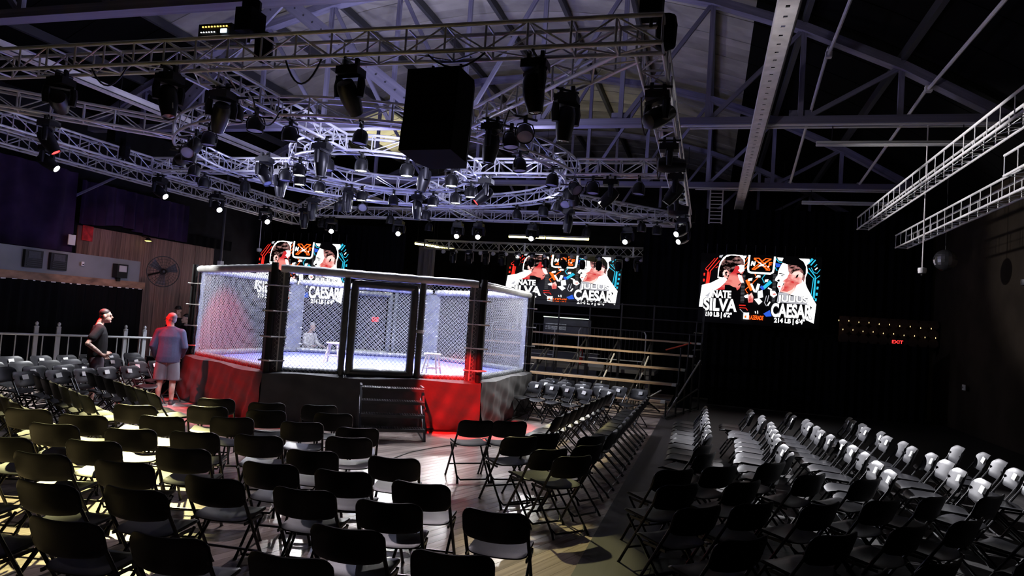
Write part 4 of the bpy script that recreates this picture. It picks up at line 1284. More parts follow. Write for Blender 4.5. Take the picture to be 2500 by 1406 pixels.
# artwork is drawn in the pixel frame of a 2390 x 1406 enlargement, mapped to the unit panel
def uv(x, y):
    u = (x - 110.0) / 2150.0
    v = 1 - (y - (128 + 48 * u)) / 1235.0
    return u - 0.5, v - 0.5
ART = {}
def art_polys(name, items):
    b = MB(); ms = []
    for lv, (m, poly) in enumerate(items):
        if m not in ms: ms.append(m)
        pts = [uv(*p) for p in poly]
        A = sum(pts[j][0] * pts[(j + 1) % len(pts)][1] - pts[(j + 1) % len(pts)][0] * pts[j][1] for j in range(len(pts)))
        if A < 0: pts = pts[::-1]
        b.add([(x, y, 0.0008 * (lv + 1)) for x, y in pts], [tuple(range(len(pts)))], ms.index(m))
    me = b.mesh(name, ms)
    bm = bmesh.new(); bm.from_mesh(me); bmesh.ops.triangulate(bm, faces=bm.faces[:]); bm.to_mesh(me); bm.free()
    ART[name] = me
def line(pts, w):
    """thick polyline as a polygon"""
    L_, R2 = [], []
    for i, p in enumerate(pts):
        a = pts[max(0, i - 1)]; c = pts[min(len(pts) - 1, i + 1)]
        dx, dy = c[0] - a[0], c[1] - a[1]; l = math.hypot(dx, dy) or 1
        nx, ny = -dy / l * w / 2, dx / l * w / 2
        L_.append((p[0] + nx, p[1] + ny)); R2.append((p[0] - nx, p[1] - ny))
    return L_ + R2[::-1]
art_polys('left_portrait', [
    (EW, [(415, 570), (418, 420), (440, 290), (500, 190), (570, 135), (700, 128), (860, 140), (905, 220), (900, 330), (800, 330), (600, 300), (500, 560)]),
    (EW, [(130, 705), (300, 660), (430, 590), (480, 540), (570, 560), (620, 640), (560, 700), (470, 770), (390, 800), (330, 800), (320, 940), (180, 960), (165, 1110), (95, 1110)]),
    (ESKIN, [(390, 790), (470, 740), (560, 650), (600, 590), (720, 700), (800, 720), (790, 790), (700, 792), (560, 780)]),
    (EBLK, [(560, 690), (640, 690), (720, 728), (790, 740), (800, 800), (700, 805), (560, 790)]),
    (ESKIN, [(600, 600), (640, 480), (700, 440), (740, 340), (860, 320), (905, 420), (880, 470), (862, 500), (890, 560), (908, 635), (862, 652), (852, 700), (830, 760), (790, 790), (770, 740), (720, 725), (640, 690)]),
    (EW, [(790, 320), (900, 335), (905, 420), (850, 460), (820, 500), (860, 520), (905, 640), (855, 640), (820, 590), (800, 540), (790, 490), (850, 470), (790, 420), (820, 380)]),
    (EBLK, [(760, 480), (800, 468), (850, 478), (875, 492), (845, 505), (815, 498), (780, 500)]),
    (EBLK, [(800, 690), (850, 650), (858, 662), (815, 702)]),
    (EHAIR, [(430, 545), (440, 380), (480, 260), (560, 175), (640, 145), (800, 150), (880, 230), (900, 325), (840, 318), (745, 330), (700, 440), (640, 490), (600, 430), (540, 420), (510, 460), (515, 560)]),
    (ESKIN2, [(510, 470), (530, 420), (575, 408), (615, 440), (632, 500), (600, 520), (605, 565), (575, 575), (535, 540)]),
    (EBLK, [(548, 460), (580, 440), (600, 470), (578, 480), (590, 520), (565, 525), (555, 490)]),
    (EG, line([(190, 800), (280, 760), (250, 860), (180, 880)], 8)), (EG, line([(200, 910), (300, 830), (260, 930)], 7)), (EG, line([(150, 1010), (110, 1060), (140, 1090)], 7)),
])
art_polys('right_portrait', [
    (EW, [(1880, 180), (2060, 185), (2070, 240), (2020, 300), (2045, 420), (2010, 520), (2015, 640), (2080, 780), (2220, 1000), (2190, 1340), (2050, 1280), (2150, 1050), (1980, 960), (1850, 560), (1950, 400)]),
    (EW, [(1760, 840), (1790, 760), (1850, 640), (1990, 560), (2040, 700), (2160, 900), (2150, 1050), (2060, 900), (1900, 860)]),
    (EG, [(1545, 800), (1700, 810), (1760, 860), (2060, 880), (2060, 1010), (1520, 980)]),
    (EW, [(1590, 265), (1720, 300), (1720, 420), (1690, 560), (1620, 640), (1600, 700), (1560, 800), (1545, 740), (1515, 700), (1520, 650), (1530, 620), (1500, 600), (1470, 585), (1478, 545), (1515, 490), (1520, 420), (1555, 330)]),
    (ESKIN2, [(1690, 290), (1880, 330), (1960, 470), (1950, 620), (1860, 660), (1830, 760), (1760, 840), (1690, 810), (1570, 790), (1590, 720), (1640, 640), (1600, 600), (1680, 540), (1720, 440)]),
    (ESKIN, [(1640, 640), (1720, 600), (1800, 590), (1830, 660), (1790, 740), (1700, 790), (1600, 780), (1640, 720)]),
    (EBLK, [(1525, 450), (1570, 448), (1640, 478), (1640, 490), (1580, 470), (1530, 464)]),
    (EBLK, [(1565, 492), (1610, 490), (1628, 505), (1580, 508)]),
    (ESKIN, [(1515, 690), (1560, 682), (1588, 700), (1550, 712)]),
    (EBLK, [(1500, 590), (1545, 560), (1560, 600), (1530, 612)]),
    (EHAIR2, [(1680, 290), (1880, 270), (1990, 320), (2005, 470), (1985, 610), (1950, 560), (1960, 460), (1890, 400), (1800, 420), (1760, 470), (1700, 420)]),
    (EBLK, [(1590, 265), (1650, 195), (1750, 175), (1880, 185), (1960, 235), (2010, 330), (2012, 470), (1985, 440), (1930, 370), (1850, 310), (1700, 295)]),
    (ESKIN2, [(1790, 600), (1805, 500), (1850, 440), (1900, 430), (1920, 490), (1880, 560), (1840, 590)]),
    (EBLK, [(1830, 540), (1850, 480), (1885, 465), (1870, 520)]),
])
gl = [(EBLK, [(920, 480), (1460, 480), (1480, 1010), (1350, 1110), (1000, 1110), (900, 1000)])]
for y in range(500, 1020, 26):
    gl.append((EMESH, [(860, y), (930, y), (930, y + 10), (860, y + 10)]))
    gl.append((EMESH, [(1430, y - 20), (1490, y - 20), (1490, y - 10), (1430, y - 10)]))
gl += [
    (EORG, line([(1100, 480), (1150, 560), (1080, 630)], 14)), (ECY, line([(1290, 480), (1235, 560), (1280, 640)], 14)),
    (EORG, line([(960, 590), (1060, 780)], 60)), (EORG, line([(1080, 640), (940, 770), (985, 835)], 14)),
    (ECY, line([(1400, 610), (1260, 740)], 62)), (EBL, line([(1220, 700), (1270, 760)], 50)),
    (EW, line([(1040, 660), (1110, 800), (1150, 800)], 34)), (EW, line([(1180, 660), (1150, 780)], 50)),
    (EW, [(1165, 800), (1250, 770), (1270, 900), (1180, 920)]), (EG, line([(1170, 830), (1260, 820)], 9)), (EG, line([(1175, 870), (1262, 860)], 9)),
    (EW, [(1110, 940), (1200, 920), (1260, 980), (1200, 1040)]),
    (ESKIN2, [(985, 890), (1060, 820), (1095, 900), (1090, 1000), (1010, 1010)]), (ESKIN, [(1010, 900), (1050, 870), (1060, 960), (1020, 980)]),
    (EW, [(920, 890), (1000, 850), (1000, 920), (950, 920)]), (EW, [(1390, 770), (1480, 790), (1520, 850), (1460, 900), (1400, 860)]), (ESKIN, [(1430, 830), (1490, 820), (1500, 850), (1450, 860)]),
    (EG, line([(1330, 870), (1300, 1000), (1340, 1060)], 12)), (EG, line([(1370, 860), (1350, 980)], 12)), (EW, line([(1400, 980), (1360, 1050)], 22)), (EW, line([(1350, 730), (1420, 760)], 22)),
    (EW, [(1110, 545), (1150, 500), (1200, 505), (1205, 540)]), (EW, [(985, 570), (1060, 555), (1050, 600), (980, 610)]), (EW, [(1290, 580), (1350, 570), (1340, 615), (1285, 625)]),
    (ERED, line([(840, 1060), (960, 1060)], 14)), (ERED, line([(850, 1105), (970, 1110), (1000, 1150)], 12)), (EG, line([(860, 1130), (920, 1190), (1000, 1200)], 10)),
    (EW, line([(1140, 1160), (1150, 1200)], 12)), (EW, line([(1185, 1150), (1190, 1205)], 12)), (EBL, [(1290, 1200), (1400, 1130), (1440, 1240), (1340, 1250)]),
    (EW, [(930, 1200), (1030, 1190), (1030, 1315), (930, 1310)]), (EORG, [(950, 1250), (985, 1240), (985, 1290), (950, 1290)]),
]
art_polys('glove_graphic', gl)
red = [(ERED, line([(400, 190), (230, 420), (205, 690)], 16)), (ERED, line([(440, 240), (275, 440), (255, 680)], 16)), (ERED, line([(350, 200), (180, 400)], 10)), (ERED, line([(180, 410), (235, 440)], 16)),
       (ERED, [(215, 470), (255, 450), (245, 690), (200, 690)]), (ERED, [(150, 480), (180, 480), (178, 530), (150, 530)]), (ERED, [(145, 590), (178, 590), (176, 640), (145, 640)]), (ERED, line([(370, 380), (420, 350)], 10)),
       (EORG, line([(905, 260), (960, 170)], 10)), (EORG, line([(905, 330), (970, 250)], 10)), (EORG, line([(910, 390), (950, 340)], 10)), (EG, [(430, 150), (500, 135), (470, 190), (425, 185)]), (EW, [(850, 150), (930, 145), (920, 180), (880, 200)])]
art_polys('red_circuit_graphic', red)
cy = [(ECY, line([(2040, 420), (2150, 530), (2120, 860)], 14)), (ECY, line([(2060, 350), (2180, 500), (2160, 890)], 18)), (ECY, line([(2260, 480), (2190, 540), (2180, 900)], 14)), (ECY, line([(2040, 270), (2120, 180)], 40)), (ECY, line([(2090, 300), (2170, 200)], 22)),
      (ECY, line([(2100, 340), (2150, 430), (2210, 440), (2260, 370)], 12)), (ECY, line([(2150, 330), (2200, 280)], 14)), (EW, line([(2170, 380), (2210, 340)], 16)),
      (ECY, line([(2240, 570), (2235, 620)], 34)), (ECY, line([(2230, 680), (2225, 730)], 34)), (ECY, line([(2220, 790), (2215, 840)], 34)), (ECY, line([(2210, 890), (2205, 940)], 30)),
      (ECY, line([(1460, 180), (1520, 250), (1580, 255)], 16)), (ECY, line([(1460, 350), (1500, 410)], 14)), (EBL, [(1460, 270), (1560, 285), (1540, 340), (1480, 350)]), (EW, [(1490, 170), (1600, 175), (1580, 235), (1520, 220)])]
art_polys('cyan_circuit_graphic', cy)
lg = [(EBLK, [(990, 135), (1440, 160), (1420, 440), (985, 430)]),
      (EW, line([(985, 135), (970, 380), (985, 440), (1030, 455), (1380, 468), (1425, 440), (1435, 380), (1448, 155)], 34)),
      (EORG, line([(1070, 195), (1330, 400)], 26)), (EORG, line([(1160, 190), (1370, 395)], 20)), (EORG, line([(1380, 200), (1090, 395)], 26)), (EORG, line([(1290, 190), (1040, 395)], 18)),
      (EORG, line([(1070, 190), (1165, 190)], 14)), (EORG, line([(1290, 195), (1385, 200)], 14)), (EORG, line([(1040, 395), (1110, 400)], 14)), (EORG, line([(1290, 402), (1370, 408)], 14)),
      (EW, [(1015, 325), (1030, 245), (1052, 245), (1078, 290), (1085, 248), (1105, 250), (1090, 332), (1070, 332), (1045, 285), (1036, 328)]),
      (EW, [(1140, 258), (1165, 258), (1230, 300), (1300, 275), (1240, 310), (1300, 350), (1240, 330), (1140, 340), (1205, 300)]),
      (EORG, [(1335, 350), (1345, 255), (1408, 258), (1404, 280), (1368, 280), (1366, 295), (1395, 297), (1392, 315), (1362, 314), (1358, 350)]), (EW, [(1325, 330), (1350, 325), (1345, 355), (1322, 352)])]
art_polys('logo_graphic', lg)
TXT = [('NATE', EW, (335, 930, 685, 800), 0.0), ('SILVA', EW, (180, 1175, 800, 955), 0.0), ('210 LB | 6\'2"', EW, (205, 1305, 715, 1205), 0.0),
       ('JULIUS', EW, (1535, 1000, 2065, 860), 0.0), ('CAESAR', EW, (1430, 1250, 2150, 1015), 0.0), ('214 LB | 6\'4"', EW, (1490, 1375, 2030, 1275), 0.0),
       ('LAZERADE', EORG, (1035, 1312, 1298, 1240), 0.25)]
TM = {}; TMO = {}
EOUT = emis('screen_outline', (0.05, 0.05, 0.055), 1.0)
for s_, m_, bx_, sh in TXT:
    TMO[s_] = text_mesh(s_, EOUT, 'lettering_outline', sh, 0, 0.075)
    TM[s_] = text_mesh(s_, m_, 'lettering', sh, 0, 0.03 if sh == 0 else 0.015)
def screen(cx, cy_, z0, z1, w, rz, label):
    h = z1 - z0
    t = thing('led_screen', label, 'screen', (cx, cy_, z0), rz, 'large LED screens showing the fight poster')
    build('panel', MB().box((0, 0.06, h / 2), (w + 0.08, 0.12, h + 0.08)), EBLK, t)
    S = Matrix.Translation((0, -0.006, h / 2)) @ Matrix.Rotation(PI / 2, 4, 'X') @ Matrix.Diagonal((w, h, 1, 1))
    for nm in ('red_circuit_graphic', 'cyan_circuit_graphic', 'glove_graphic', 'left_portrait', 'right_portrait', 'logo_graphic'):
        M_ = S.copy()
        if nm in ('left_portrait', 'right_portrait'):
            M_ = Matrix.Translation((0, -0.008, 0)) @ S
        if nm == 'logo_graphic':
            M_ = Matrix.Translation((0, -0.026, 0)) @ S
        link(nm, ART[nm], t, M=M_)
    for s_, m_, (x0, yb, x1, yt), sh in TXT:
        a = uv(x0, yb); c = uv(x1, yt)
        ang = math.atan2(uv(x1, yb)[1] - a[1], c[0] - a[0]) * 0
        M_ = S @ Matrix.Translation((a[0], a[1], 0.03)) @ Matrix.Diagonal((c[0] - a[0], c[1] - a[1], 1, 1))
        if sh == 0:
            ex = 0.04 * (c[1] - a[1]); ew = ex * h / w * 1.3
            link('lettering_outline', TMO[s_], t, M=S @ Matrix.Translation((a[0] - ew, a[1] - ex, 0.027)) @ Matrix.Diagonal((c[0] - a[0] + 2 * ew, c[1] - a[1] + 2 * ex, 1, 1)))
        link('lettering', TM[s_], t, M=M_)
    for k_ in range(12):
        rod('hanger', (-w / 2 + w * (k_ + 0.5) / 12, 0.06, h + 0.04), (-w / 2 + w * (k_ + 0.5) / 12, 0.06, h + 0.35), 0.012, DARKST, t, 5)
    return t
screen(1.42, 22.5, 2.47, 4.54, 3.42, 0, 'large LED fight poster screen on the right above the black drape')
screen(-6.28, 30.0, 2.92, 5.1, 5.1, 0, 'wide LED fight poster screen at the far end behind the stage truss')
screen(-14.52, 22.5, 2.1, 4.4, 3.78, 0, 'LED fight poster screen on the left, half hidden by the cage')

# ================================================================== RIGHT AND FAR END
curtain('black_drape', 'tall black drape standing across the floor under the right screen', 'drape', 0.1, 5.75, 21.3, 0.02, 2.1, BCLOTH, 26, 0.05, group='black drapes', axis='x')
curtain('black_backcloth', 'black backcloth behind the right screen', 'drape', -2.2, 6.3, 23.2, 0.02, 6.1, BCLOTH, 34, 0.06, group='black drapes', axis='x')
curtain('black_backcloth', 'black stage backcloth behind the middle screen', 'drape', -10.6, -2.3, 30.4, 0.02, 4.9, BCLOTH, 34, 0.06, group='black drapes', axis='x')
curtain('black_backcloth', 'black backcloth around the left screen', 'drape', -16.5, -10.8, 23.3, 0.02, 5.2, BCLOTH, 24, 0.06, group='black drapes', axis='x')
curtain('pale_stage_curtain', 'pale drawn-back stage curtain beside the yellow tubes', 'curtain', -11.1, -10.4, 25.2, 0.8, 4.7, mat('pale_curtain', (0.30, 0.27, 0.22), 0.85), 4, 0.12, axis='x')
# right wall: brown plaster band, dark side drapes with a pale gap
curtain('side_drape', 'dark drape on the right wall with a narrow pale gap, left part', 'drape', 10.5, 14.35, 6.25, 0.02, 2.15, mat('dark_side_drape', (0.008, 0.009, 0.010), 0.95, spec=0.05), 12, 0.05, group='dark drapes on the right wall')
curtain('side_drape', 'dark drape on the right wall right of the pale gap', 'drape', 8.0, 10.4, 6.25, 0.02, 2.15, mat('dark_side_drape', (0.008, 0.009, 0.010), 0.95, spec=0.05), 8, 0.05, group='dark drapes on the right wall')
t = thing('torn_paper_strip', 'bright torn paper strip along the top of the right drape', 'paper strip', (6.18, 9.6, 2.17))
for i, (y, L) in enumerate(((0.0, 0.55), (0.68, 0.5), (1.3, 0.9), (2.4, 1.1), (3.6, 0.8))):
    blk('paper_piece', (0, y + L / 2, 0.004 * i), (0.01, L, 0.025), PAPER, t)
# pierced block band above the drape with string lights
BRICK = mat('brown_block', (0.16, 0.07, 0.03), 0.8, noise=(5, 0.3))
t = thing('pierced_block_screen', 'brown pierced block wall band with round openings behind the drape', 'block wall', (5.05, 22.6, 2.12))
blk('back_board', (0, 0.08, 0.36), (2.6, 0.03, 0.78), BRICK, t)
bm_ = MB()
bm_.lathe([(0.115, 0), (0.135, 0), (0.135, 0.06), (0.115, 0.06)], 16)
ringm = bm_.mesh('block_ring', mat('dark_block', (0.05, 0.025, 0.015), 0.8), False)
for r_ in range(3):
    for c in range(10):
        o = link('block', ringm, t, (-1.17 + c * 0.26, 0.0, 0.10 + r_ * 0.26), (PI / 2, 0, 0))
        blk('block_cross', (-1.17 + c * 0.26, -0.02, 0.10 + r_ * 0.26), (0.27, 0.03, 0.02), mat('dark_block', (0.05, 0.025, 0.015), 0.8), t)
BULB = emis('string_bulb', (1.0, 0.72, 0.32), 1.6)
bmB = MB(); bmB.lathe([(0.005, -0.014), (0.012, 0), (0.008, 0.012), (0.004, 0.03)], 8)
bulbm = bmB.mesh('bulb', BULB)
for r_, z in ((0, 2.72), (1, 2.46)):
    t = thing('string_lights', '%s row of tiny warm string bulbs over the block wall' % ('upper', 'lower')[r_], 'string lights', (3.7, 22.45, z))
    for c in range(10):
        link('bulb', bulbm, t, (c * 0.27 + 0.12 * r_, 0, -0.01 * c + 0.015 * (c % 2)))
    rod('wire', (0, 0, 0.03), (2.7, 0, -0.06), 0.004, BLACK, t, 5)
def exit_sign(loc, rz, w, h, label):
    t = thing('exit_sign', label, 'exit sign', loc, rz, 'red exit signs')
    blk('housing', (0, 0.02, 0), (w * 1.15, 0.04, h * 1.5), BLACK, t)
    me = text_mesh('EXIT', emis('exit_red', (1, 0.02, 0.02), 4.0), 'lettering', 0, 0, 0.01)
    link('lettering', me, t, M=Matrix.Translation((-w / 2, -0.004, -h / 2)) @ Matrix.Rotation(PI / 2, 4, 'X') @ Matrix.Diagonal((w, h, 1, 1)))
exit_sign((5.15, 21.9, 2.2), 0, 0.28, 0.09, 'red EXIT sign under the pierced block wall on the right')
exit_sign((-11.6, 23.0, 1.75), R_(12), 0.26, 0.16, 'red EXIT sign seen through the cage gate')
# wall sockets and small marks on the right
t = thing('wall_socket', 'small pale socket plate low on the dark right wall', 'socket', (6.3, 20.2, 1.15))
blk('plate', (0, 0, 0), (0.02, 0.2, 0.14), PAPER, t); blk('slot', (-0.012, 0.03, 0), (0.01, 0.04, 0.04), BLACK, t)
# far stage truss with hanging heads
STT = mat('stage_truss_metal', (0.5, 0.5, 0.42), 0.45, 0.5)
t = thing('stage_truss', 'far stage truss hung with small moving heads before the middle screen', 'truss', (-10.7, 25.0, 4.62))
for y in (-0.15, 0.15):
    for z in (0, 0.32):
        rod('chord', (0, y, z), (9.0, y, z), 0.024, STT, t, 6)
for i in range(30):
    x = i * 0.3
    rod('brace', (x, -0.15, 0 if i % 2 else 0.32), (x + 0.3, -0.15, 0.32 if i % 2 else 0), 0.012, STT, t, 5)
    rod('brace', (x, 0.15, 0.32 if i % 2 else 0), (x + 0.3, 0.15, 0 if i % 2 else 0.32), 0.012, STT, t, 5)
for i in range(0, 10):
    blk('junction_plate', (i, -0.16, 0.16), (0.06, 0.02, 0.36), STT, t)
smh = dict(y=_m(lambda b: (b.box((0, 0, -0.06), (0.22, 0.16, 0.1)), b.box((-0.15, 0, -0.25), (0.03, 0.08, 0.34)), b.box((0.15, 0, -0.25), (0.03, 0.08, 0.34)), b.box((0, 0, -0.1), (0.32, 0.1, 0.04))), BLACK, False),
           h=_m(lambda b: b.lathe([(0.06, 0.14), (0.11, 0.1), (0.12, -0.05), (0.10, -0.18), (0.08, -0.18)], 12), HEADM))
for i, x in enumerate((-9.5, -8.85, -8.2, -7.55, -6.95, -6.4, -5.85, -5.2, -4.5, -3.9, -3.2, -2.5, -2.0)):
    t = thing('stage_spotlight', 'small dark moving head under the far stage truss, %s from the left' % ORD[i], 'stage light', (x, 24.85, 4.608), rnd.uniform(-.4, .4), 'small moving heads under the far stage truss')
    link('yoke', smh['y'], t); link('head', smh['h'], t, (0, 0, -0.34), (rnd.uniform(0.1, 0.9), 0, 0))
    b = MB(); b.lathe([(0.075, -0.182), (0.03, -0.188), (0.01, -0.19)], 10)
    o = build('lens', b, LENS_ON if i == 4 else LENS_PAR, t.children[1])
for i in range(16):
    t = thing('blinder', 'small pale round blinder along the far stage truss, %s from the left' % ORD[i], 'stage light', (-9.9 + i * 0.5, 24.82, 4.52), 0, 'round blinders along the far stage truss')
    b = MB(); b.lathe([(0.03, 0.05), (0.07, 0.02), (0.085, -0.03)], 12); build('cup', b, WHITEP, t, rot=(R_(60), 0, 0))
    b = MB(); b.lathe([(0.08, -0.032), (0.03, -0.04), (0.01, -0.042)], 12); build('lens', b, LENS_PAR, t, rot=(R_(60), 0, 0))
    rod('stem', (0, 0.0, 0.0), (0, 0.03, 0.09), 0.012, BLACK, t, 5)
# vertical lettered banner
t = thing('banner', 'narrow vertical black banner with white block letters far behind the cage', 'banner', (-12.35, 24.5, 3.0))
blk('cloth', (0, 0, 0.7), (0.44, 0.02, 1.5), BCLOTH, t)
me = text_mesh('LEVEL', mat('banner_letters', (0.6, 0.58, 0.6), 0.7), 'lettering', 0, 0, 0.0)
link('lettering', me, t, M=Matrix.Translation((-0.17, -0.014, 1.42)) @ Matrix.Rotation(PI / 2, 4, 'X') @ Matrix.Rotation(-PI / 2, 4, 'Z') @ Matrix.Diagonal((1.42, 0.34, 1, 1)))
# bar counter glimpsed behind the bleachers
t = thing('backstage_counter', 'lit counter with picture behind the bleachers under the middle screen', 'counter', (-5.4, 24.2, 0))
blk('counter_body', (0, 0, 0.55), (3.6, 0.5, 1.1), DARKST, t)
blk('counter_lamp', (0.6, -0.2, 2.28), (1.6, 0.06, 0.03), emis('counter_tube', (0.85, 0.95, 0.85), 1.2), t)
blk('back_panel', (0.6, 0.1, 1.95), (1.7, 0.05, 0.6), DARKST, t)
blk('poster', (0.2, 0.06, 1.95), (0.75, 0.02, 0.22), mat('counter_poster', (0.5, 0.55, 0.5), 0.6, noise=(7, 0.9)), t)
t = thing('framed_picture', 'small framed picture lit behind the bleachers', 'picture', (-6.65, 23.9, 1.85))
blk('frame', (0, 0, 0), (0.34, 0.03, 0.34), PAPER, t)
blk('print', (0, -0.02, 0), (0.22, 0.01, 0.22), mat('dark_print', (0.05, 0.05, 0.03), 0.5), t)
blk('mark', (0, -0.028, 0), (0.12, 0.006, 0.08), mat('gold_print', (0.6, 0.5, 0.2), 0.5, noise=(20, 0.9)), t)

# ------------------------------------------------------------------ bleachers
BTUBE = mat('black_scaffold_tube', (0.012, 0.012, 0.013), 0.6)
PLANK = wood_mat('worn_plank', (0.42, 0.29, 0.18), 0.6, 0.4, (0.3, 6, 3))
GREYP = mat('grey_cap', (0.55, 0.54, 0.5), 0.6)
t = thing('bleachers', 'black scaffold bleachers with five worn wooden plank rows', 'bleachers', (-3.0, 16.5, 0))
def B(x, y, z): return (x + 3.0, y - 16.5, z)
rows_ = [(16.7, 0.40, -5.2, -0.92), (17.4, 0.76, -5.6, -0.72), (18.1, 1.10, -6.0, -0.55), (18.8, 1.44, -6.0, -0.40), (19.5, 1.77, -6.0, -0.22)]
for y, z, xa, xb in rows_:
    bar('plank', B(xa, y, z), B(xb, y, z), 0.26, 0.045, PLANK, t)
    blk('plank_cap', B(xb, y, z), (0.1, 0.28, 0.052), GREYP, t)
    if z > 0.5:
        bar('foot_plank', B(xa, y - 0.38, z - 0.34), B(xb - 0.05, y - 0.38, z - 0.34), 0.2, 0.035, DARKST, t)
for i, x in enumerate((-0.85, -1.75, -2.65, -3.55, -4.45)):
    dx = 0.0
    for (y, z, xa, xb) in rows_:
        xx = x + (xb + 0.92) * (1 if i == 0 else 0.4)
        rod('upright', B(xx, y, 0), B(xx, y, z - 0.02), 0.022, BTUBE, t, 6)
    xe = x + 0.7 * (1 if i == 0 else 0.4)
    if i: rod('raker', B(x, 16.55, 0.36), B(xe, 19.6, 1.75), 0.024, BTUBE, t, 6)
    rod('base_tube', B(x, 16.5, 0.05), B(xe, 19.8, 0.05), 0.024, BTUBE, t, 6)
    rod('brace', B(x, 16.8, 0.06), B(xe, 18.7, 1.35), 0.022, GREYP if i < 3 else BTUBE, t, 6)
    rod('brace', B(x, 18.6, 0.06), B(xe, 17.4, 0.72), 0.022, BTUBE, t, 6)
    rod('rear_post', B(xe, 19.8, 0), B(xe, 19.8, 2.75), 0.024, BTUBE, t, 6)
for z in (2.0, 2.35, 2.72):
    rod('guard_rail', B(-6.0, 19.8, z), B(-0.1, 19.8, z), 0.02, BTUBE, t, 6)
for (y, z, xa, xb) in rows_[1:]:
    rod('side_rail_post', B(xb + 0.08, y, z - 0.4), B(xb + 0.12, y, z + 0.9), 0.02, BTUBE, t, 6)
for z_ in (1.2, 1.6, 2.05):
    rod('side_rail', B(-0.35, 18.9, z_), B(-0.12, 19.8, z_), 0.018, BTUBE, t, 6)
rod('side_rail', B(-0.4, 18.8, 1.78), B(-1.05, 19.0, 1.55), 0.02, mat('red_tape', (0.5, 0.06, 0.02), 0.5), t, 6)
for i in range(4):
    x = -1.0 - 0.9 * i
    rod('cross_brace', B(x, 17.2, 0.62), B(x - 0.75, 17.2, 0.1), 0.02, GREYP if i < 2 else BTUBE, t, 6)
    rod('cross_brace', B(x - 0.75, 17.2, 0.62), B(x, 17.2, 0.1), 0.02, BTUBE, t, 6)
# crowd barriers behind the bleachers
def barrier(x, y, label):
    t = thing('crowd_barrier', label, 'barrier', (x, y, 0.9), 0, 'steel crowd barriers on the landing behind the bleachers')
    b = MB(); b.tube([(-1.0, 0, 0.12), (-1.0, 0, 0.98), (-0.95, 0, 1.08), (-0.85, 0, 1.1), (0.85, 0, 1.1), (0.95, 0, 1.08), (1.0, 0, 0.98), (1.0, 0, 0.12)], 0.02, 6)
    build('frame', b, RAILM, t, smooth=True)
    rod('lower_rail', (-1, 0, 0.2), (1, 0, 0.2), 0.016, RAILM, t, 6)
    for k_ in range(16):
        rod('bar', (-0.88 + k_ * 0.117, 0, 0.2), (-0.88 + k_ * 0.117, 0, 1.08), 0.008, DARKST, t, 5)
    for s in (-0.8, 0.8):
        bar('foot', (s, -0.3, 0.02), (s, 0.3, 0.02), 0.04, 0.03, DARKST, t)
        rod('foot_stem', (s, 0, 0.02), (s, 0, 0.2), 0.014, DARKST, t, 6)
t = thing('rear_landing', 'dark raised landing behind the bleachers', 'platform', (-4.0, 21.1, 0))
blk('landing_deck', (0, 0, 0.82), (5.2, 1.8, 0.1), DARKST, t)
for x in (-2.4, 0, 2.4):
    blk('landing_leg', (x, -0.8, 0.39), (0.1, 0.1, 0.77), DARKST, t)
barrier(-5.5, 20.9, 'pale steel crowd barrier behind the bleachers nearest the cage')
barrier(-2.75, 20.9, 'pale steel crowd barrier behind the bleachers toward the right screen')
t = thing('fire_extinguisher', 'small red extinguisher with white label behind the crowd barrier', 'extinguisher', (-3.75, 21.4, 0.87))
b = MB(); b.lathe([(0.07, 0), (0.075, 0.03), (0.075, 0.40), (0.04, 0.48), (0.02, 0.5)], 12); build('cylinder', b, mat('red_enamel', (0.5, 0.02, 0.02), 0.4), t, smooth=True)
blk('label', (0, -0.078, 0.3), (0.09, 0.006, 0.16), PAPER, t)
blk('valve', (0, 0, 0.54), (0.09, 0.03, 0.06), BLACK, t)
# disco ball shade hanging right
t = thing('mirror_ball', 'dark faceted mirror ball hanging behind the lower lattice truss', 'mirror ball', (5.0, 17.5, 4.05))
b = MB(); b.lathe([(0.02, 0.24)] + [(0.24 * math.cos(R_(a)), 0.24 * math.sin(R_(a))) for a in range(75, -80, -15)] + [(0.02, -0.24)], 20)
build('ball', b, mat('mirror_facets', (0.25, 0.25, 0.28), 0.15, 0.9), t)
rod('hanger', (0, 0, 0.24), (0, 0, 2.3), 0.01, BLACK, t, 5)

